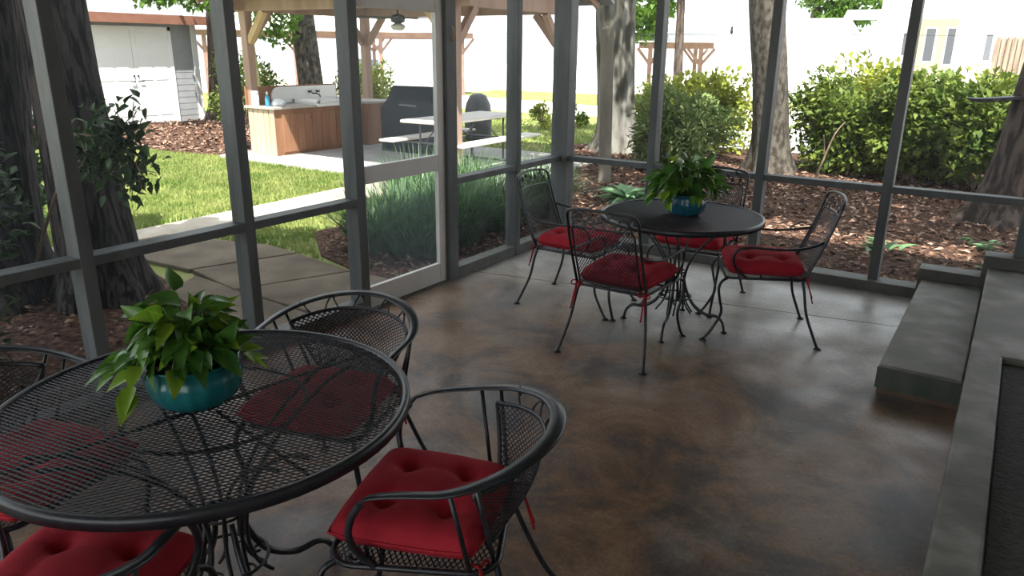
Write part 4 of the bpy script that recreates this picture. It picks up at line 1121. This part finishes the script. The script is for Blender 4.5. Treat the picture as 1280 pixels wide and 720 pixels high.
# covered grill
gr = thing('covered_grill', 'large gas grill under a black vinyl cover with a pale strip', 'grill', (-8.62, 10.12, SZ), math.radians(4))
mb = MB()
prof = [(-.36, 0), (.36, 0), (.36, .74), (.25, .98), (.12, 1.09), (-.20, 1.10), (-.34, .88), (-.36, .74)]
xs = [(-.62, .96), (-.60, 1.0), (0, 1.01), (.60, 1.0), (.62, .96)]
V = []
for i, (x, s) in enumerate(xs):
    for y, z in prof:
        sh = .16 if (abs(x) > .58 and z > .75) else 0
        V.append((x*(1 - (.24 if z > .85 else (.10 if z > .75 else 0))) + .01*math.sin(9*z+x*5), y*s, z*(1 if i in (1, 2, 3) else .985)))
m_ = len(prof); F = [(i*m_+a, i*m_+(a+1) % m_, (i+1)*m_+(a+1) % m_, (i+1)*m_+a) for i in range(4) for a in range(m_)]
F += [tuple(range(m_-1, -1, -1)), tuple(4*m_+a for a in range(m_))]
mb.add(V, F); mb.build('cover', M['grill'], gr, bevel=.03)
mb = MB(); mb.beam((-.20, -.350, .80), (.16, -.355, .785), .012, .030); st_ = mb.build('handle_strip', M['greycover'], gr); st_['label'] = 'pale strip across the cover front'
# grey rounded cover beyond the grill
mb = MB(); mb.lathe([(.22, 0), (.27, .05), (.28, .45), (.25, .72), (.17, .88), (.06, .93)], 28, fold=lambda a: .03*np.cos(a*6))
o = mb.build('covered_smoker', M['greycover']); o.location = (-9.0, 12.3, G); tag(o, 'rounded grey fabric cover on the ground behind the black covered grill', 'cover')

# folding picnic table
pt = thing('picnic_table', 'folding picnic table with pale top, two benches and steel tube legs', 'picnic table', (-6.98, 9.15, SZ), math.radians(2))
mb = MB(); mb.box((-.38, -1.02, .70), (.38, 1.02, .745)); mb.build('tabletop', M['plastic'], pt, bevel=.018)
for sx in (-1, 1):
    mb = MB(); mb.box((.62*sx-.14, -1.05, .415), (.62*sx+.14, 1.05, .45)); mb.build('bench', M['plastic'], pt, bevel=.012)
for sy in (-.66, .66):
    mb = MB()
    for sx in (-1, 1):
        mb.tube([(.30*sx, sy, .70), (.30*sx, sy, .06)], .016, 7)
        mb.tube([(.62*sx, sy, .415), (.62*sx, sy, .05)], .014, 7)
    mb.tube([(-.72, sy, .035), (.72, sy, .035)], .018, 7)
    mb.tube([(-.62, sy, .39), (.62, sy, .39)], .014, 7)
    mb.tube([(.28, sy*.92, .68), (.0, sy*.45, .68), (-.28, sy*.92, .68)], .010, 6)
    lg = mb.build('leg_frame', M['steel'], pt)
    mb = MB()
    for sx in (-1, 1): mb.tube([(.72*sx-.02, sy, .026), (.72*sx+.02, sy, .026)], .026, 10)
    mb.build('foot_cap', M['black'], lg)
for sx in (-1, 1):
    mb = MB(); mb.tube([(.30*sx, -.66, .30), (.30*sx, -.12, .68)], .010, 6); mb.tube([(.30*sx, .66, .30), (.30*sx, .12, .68)], .010, 6); mb.build('diagonal_strut', M['steel'], pt)

# ceiling fan with light under the pavilion roof
fn_ = thing('paddle_fan', 'dark ceiling fan with a pale glass light under the pavilion roof', 'fan', (-8.55, 9.52, 2.06))
mb = MB(); mb.tube([(0, 0, .10), (0, 0, 1.1)], .015, 8); mb.build('downrod', M['fan'], fn_)
mb = MB(); mb.lathe([(.05, -.02), (.11, .0), (.12, .05), (.10, .10), (.03, .12)], 24); mb.build('motor', M['fan'], fn_)
for k in range(5):
    a = k*2*PI/5 + .4; mb = MB(); d = np.array((math.cos(a), math.sin(a), 0)); s = np.array((-d[1], d[0], .15))
    P = [d*.10 - s*.03, d*.10 + s*.03, d*.62 + s*.065, d*.66, d*.62 - s*.065]; P = [p + np.array((0, 0, .06)) for p in P]
    V = P + [p + np.array((0, 0, .008)) for p in P]
    mb.add(V, [(4, 3, 2, 1, 0), (5, 6, 7, 8, 9)] + [(i, (i+1) % 5, 5+(i+1) % 5, 5+i) for i in range(5)]); mb.build('blade', M['fan'], fn_)
mb = MB(); mb.lathe([(.02, -.13), (.08, -.125), (.115, -.09), (.12, -.05), (.06, -.02)], 24); mb.build('light_shade', M['lampglass'], fn_)

# ------------------------------------------------------------------ shed
sh = thing('garden_shed', 'grey sided shed with white double doors and grey roof', 'shed', (-17.05, 10.0, G))
mb = MB(); mb.box((-2.6, -1.75, 0), (0, 1.62, 2.46))
for k in range(17): mb.add([(0, -1.75, k*.145), (.005, -1.75, k*.145), (.0, -1.75, k*.145+.145), (0, 1.62, k*.145), (.005, 1.62, k*.145), (0, 1.62, k*.145+.145)], [(1, 4, 5, 2), (0, 3, 4, 1), (0, 1, 2), (3, 5, 4)])
mb.build('wall', M['shedwall'], sh)
mb = MB(); mb.add([(.34, -2.0, 2.44), (.34, 1.9, 2.44), (-1.3, 1.9, 3.35), (-1.3, -2.0, 3.35), (-2.95, 1.9, 2.44), (-2.95, -2.0, 2.44)] + [(.34, -2.0, 2.40), (.34, 1.9, 2.40), (-1.3, 1.9, 3.28), (-1.3, -2.0, 3.28), (-2.95, 1.9, 2.40), (-2.95, -2.0, 2.40)],
                  [(0, 1, 2, 3), (3, 2, 4, 5), (7, 6, 9, 8), (8, 9, 11, 10), (0, 6, 7, 1), (1, 7, 8, 2), (2, 8, 10, 4), (5, 4, 10, 11), (0, 3, 9, 6), (3, 5, 11, 9)]); mb.build('roof', M['roofgrey'], sh)
mb = MB(); mb.box((.32, -2.0, 2.24), (.37, 1.9, 2.44)); mb.box((0, -1.98, 2.28), (.32, 1.88, 2.31)); mb.build('fascia', M['fascia'], sh)
for y0, y1, z1 in ((-1.02, -.94, 2.18), (.90, .98, 2.18), (1.52, 1.66, 2.28)):
    mb = MB(); mb.box((.0, y0, 0), (.035, y1, z1)); mb.build('trim_board', M['sheddoor'], sh)
mb = MB(); mb.box((0, -1.02, 2.10), (.035, .98, 2.18)); mb.build('trim_board', M['sheddoor'], sh)
for y0, y1, hy in ((-.94, -.025, -.07), (-.015, .90, .03)):
    mb = MB(); mb.box((.0, y0, .03), (.025, y1, 2.10))
    w_ = y1 - y0
    for (a, b) in ((.12, .46), (.54, .88)):
        for z0, z1 in ((.20, .90), (1.0, 1.62), (1.72, 2.0)): mb.box((.025, y0+w_*a, z0), (.034, y0+w_*b, z1))
    d = mb.build('door', M['sheddoor'], sh, bevel=.004)
    mb = MB(); mb.tube([(.025, hy+.02, .98), (.07, hy+.02, .98), (.07, hy+.11*(1 if hy > 0 else -1)+.02, .98)], .012, 6); mb.tube([(.025, hy+.02, 1.10), (.05, hy+.02, 1.10)], .022, 8); mb.build('door_handle', M['black'], d)

# ------------------------------------------------------------------ far background
def carport(name, label, loc, rotz, L_, D_, h, nb):
    t = thing(name, label, 'carport', loc, rotz)
    for i in range(nb):
        x = -L_/2 + L_*i/(nb-1)
        for y in (0, D_):
            mb = MB(); mb.box((x-.07, y-.07, 0), (x+.07, y+.07, h)); mb.beam((x, y, h-.55), (x+.45, y, h), .07, .09); mb.beam((x, y, h-.55), (x-.45, y, h), .07, .09); mb.build('post', M['carpost'], t)
    mb = MB(); mb.box((-L_/2-.4, -.12, h), (L_/2+.4, 0, h+.24)); mb.box((-L_/2-.4, D_, h), (L_/2+.4, D_+.12, h+.24)); mb.build('beam', M['carpost'], t)
    mb = MB(); a, b = -L_/2-.5, L_/2+.5
    mb.add([(a, -.5, h+.24), (b, -.5, h+.24), (b, D_/2, h+1.2), (a, D_/2, h+1.2), (b, D_+.5, h+.24), (a, D_+.5, h+.24)] + [(a, -.5, h+.19), (b, -.5, h+.19), (b, D_/2, h+1.14), (a, D_/2, h+1.14), (b, D_+.5, h+.19), (a, D_+.5, h+.19)],
           [(0, 1, 2, 3), (3, 2, 4, 5), (7, 6, 9, 8), (8, 9, 11, 10), (0, 6, 7, 1), (4, 10, 11, 5), (1, 7, 8, 2), (2, 8, 10, 4), (0, 3, 9, 6), (3, 5, 11, 9)]); mb.build('roof', M['metalroof'], t)
    return t
carport('carport', 'long open carport with red brown posts and pale roof seen through the pavilion', (-21.9, 21.0, G), math.radians(47), 9.5, 4.5, 2.15, 4)
carport('carport', 'open shelter with pale roof half hidden by the thick pale trunk', (-10.2, 25.4, G), math.radians(24), 1.7, 3.0, 1.85, 2)

def chest(name, label, cat, loc, rotz, sz, m):
    t = thing(name, label, cat, loc, rotz); x, y, z = sz
    mb = MB(); mb.box((-x/2, -y/2, .12), (x/2, y/2, z*.72)); mb.build('body', m, t, bevel=.03)
    mb = MB(); mb.box((-x/2-.02, -y/2-.02, z*.73), (x/2+.02, y/2+.02, z)); mb.build('lid', m, t, bevel=.03)
    for sx in (-1, 1):
        for sy in (-1, 1):
            mb = MB(); mb.box((sx*x*.42-.04, sy*y*.40-.04, 0), (sx*x*.42+.04, sy*y*.40+.04, .12)); mb.build('leg', M['black'], t)
chest('storage_chest', 'dark blue chest under the long carport, left of its middle post', 'chest', (-26.6, 27.4, G), math.radians(47), (.9, .6, 1.25), M['carbody'])
chest('storage_chest', 'faded red chest under the long carport at its right end', 'chest', (-23.4, 29.6, G), math.radians(47), (.8, .55, .95), M['carred'])

# long white building and white two-storey house
ws = thing('white_outbuilding', 'long low white building with a shallow pale roof beyond the hedge', 'building', (-10.2, 33.5, G), math.radians(13))
mb = MB(); mb.box((-7.5, 0, 0), (4.2, 5, 2.05)); mb.build('wall', M['whitewall'], ws)
mb = MB(); mb.add([(-8, -.5, 2.0), (4.7, -.5, 2.0), (4.0, 2.5, 3.2), (-7.5, 2.5, 3.2), (4.7, 5.5, 2.0), (-8, 5.5, 2.0)], [(0, 1, 2, 3), (3, 2, 4, 5), (1, 4, 2), (0, 3, 5), (0, 5, 4, 1)]); mb.build('roof', M['metalroof'], ws)
hs = thing('white_house', 'white house with dark windows and beige porch at the upper right', 'house', (-2.6, 33.2, G), math.radians(4))
mb = MB(); mb.box((-2.5, 0, 0), (7, 7, 6.2)); mb.build('wall', M['whitewall'], hs)
mb = MB(); mb.box((-1.15, -.06, .2), (.15, .02, 3.05)); mb.build('porch_wall', M['beige'], hs)
mb = MB(); mb.add([(-3.7, -.9, 3.05), (1.0, -.9, 3.05), (1.0, .0, 3.35), (-3.7, .0, 3.35), (-3.7, -.9, 2.98), (1.0, -.9, 2.98), (1.0, .0, 2.98), (-3.7, .0, 2.98)], [(0, 1, 2, 3), (7, 6, 5, 4), (0, 4, 5, 1), (1, 5, 6, 2), (2, 6, 7, 3), (3, 7, 4, 0)]); mb.build('porch_roof', M['metalroof'], hs)
for x0, x1, z0, z1 in ((-.85, -.55, 1.5, 2.65), (-.15, .10, 1.4, 2.65), (-1.6, -1.35, 1.7, 2.5), (1.10, 1.30, 1.55, 2.45), (-2.2, -1.2, 4.0, 5.0), (.6, 1.6, 4.0, 5.0)):
    mb = MB(); mb.box((x0-.06, -.08, z0-.06), (x1+.06, .0, z1+.06)); wf = mb.build('window', M['sheddoor'], hs)
    mb = MB(); mb.box((x0, -.10, z0), (x1, -.07, z1)); mb.build('pane', M['pane'], wf)
mb = MB()
for k in range(6): mb.box((1.42+k*.165, -.14, .9), (1.42+k*.165+.13, -.02, 2.35))
mb.build('board_panel', M['tanpanel'], hs)
mb = MB(); mb.tube([(-14.0, 16.6, 2.06), (-6.2, 19.0, 2.06), (8.0, 23.4, 2.06)], .007, 5); o = mb.build('overhead_cable', M['black']); tag(o, 'thin dark cable strung level above the hedge', 'cable')
bd = MB()
bd.lathe([(.005, -.02), (.030, .0), (.042, .04), (.038, .085), (.026, .11), (.030, .13), (.026, .155), (.008, .17)], 12); bd.tube([(.0, .03, .0), (0, .09, -.06)], [.016, .006], 6); bd.tube([(0, -.02, .145), (0, -.055, .14)], [.008, .002], 5)
o = bd.build('bird', M['feather']); o.location = (-6.22, 18.994, 2.085); tag(o, 'small dark bird perched on the cable above the hedge', 'bird')
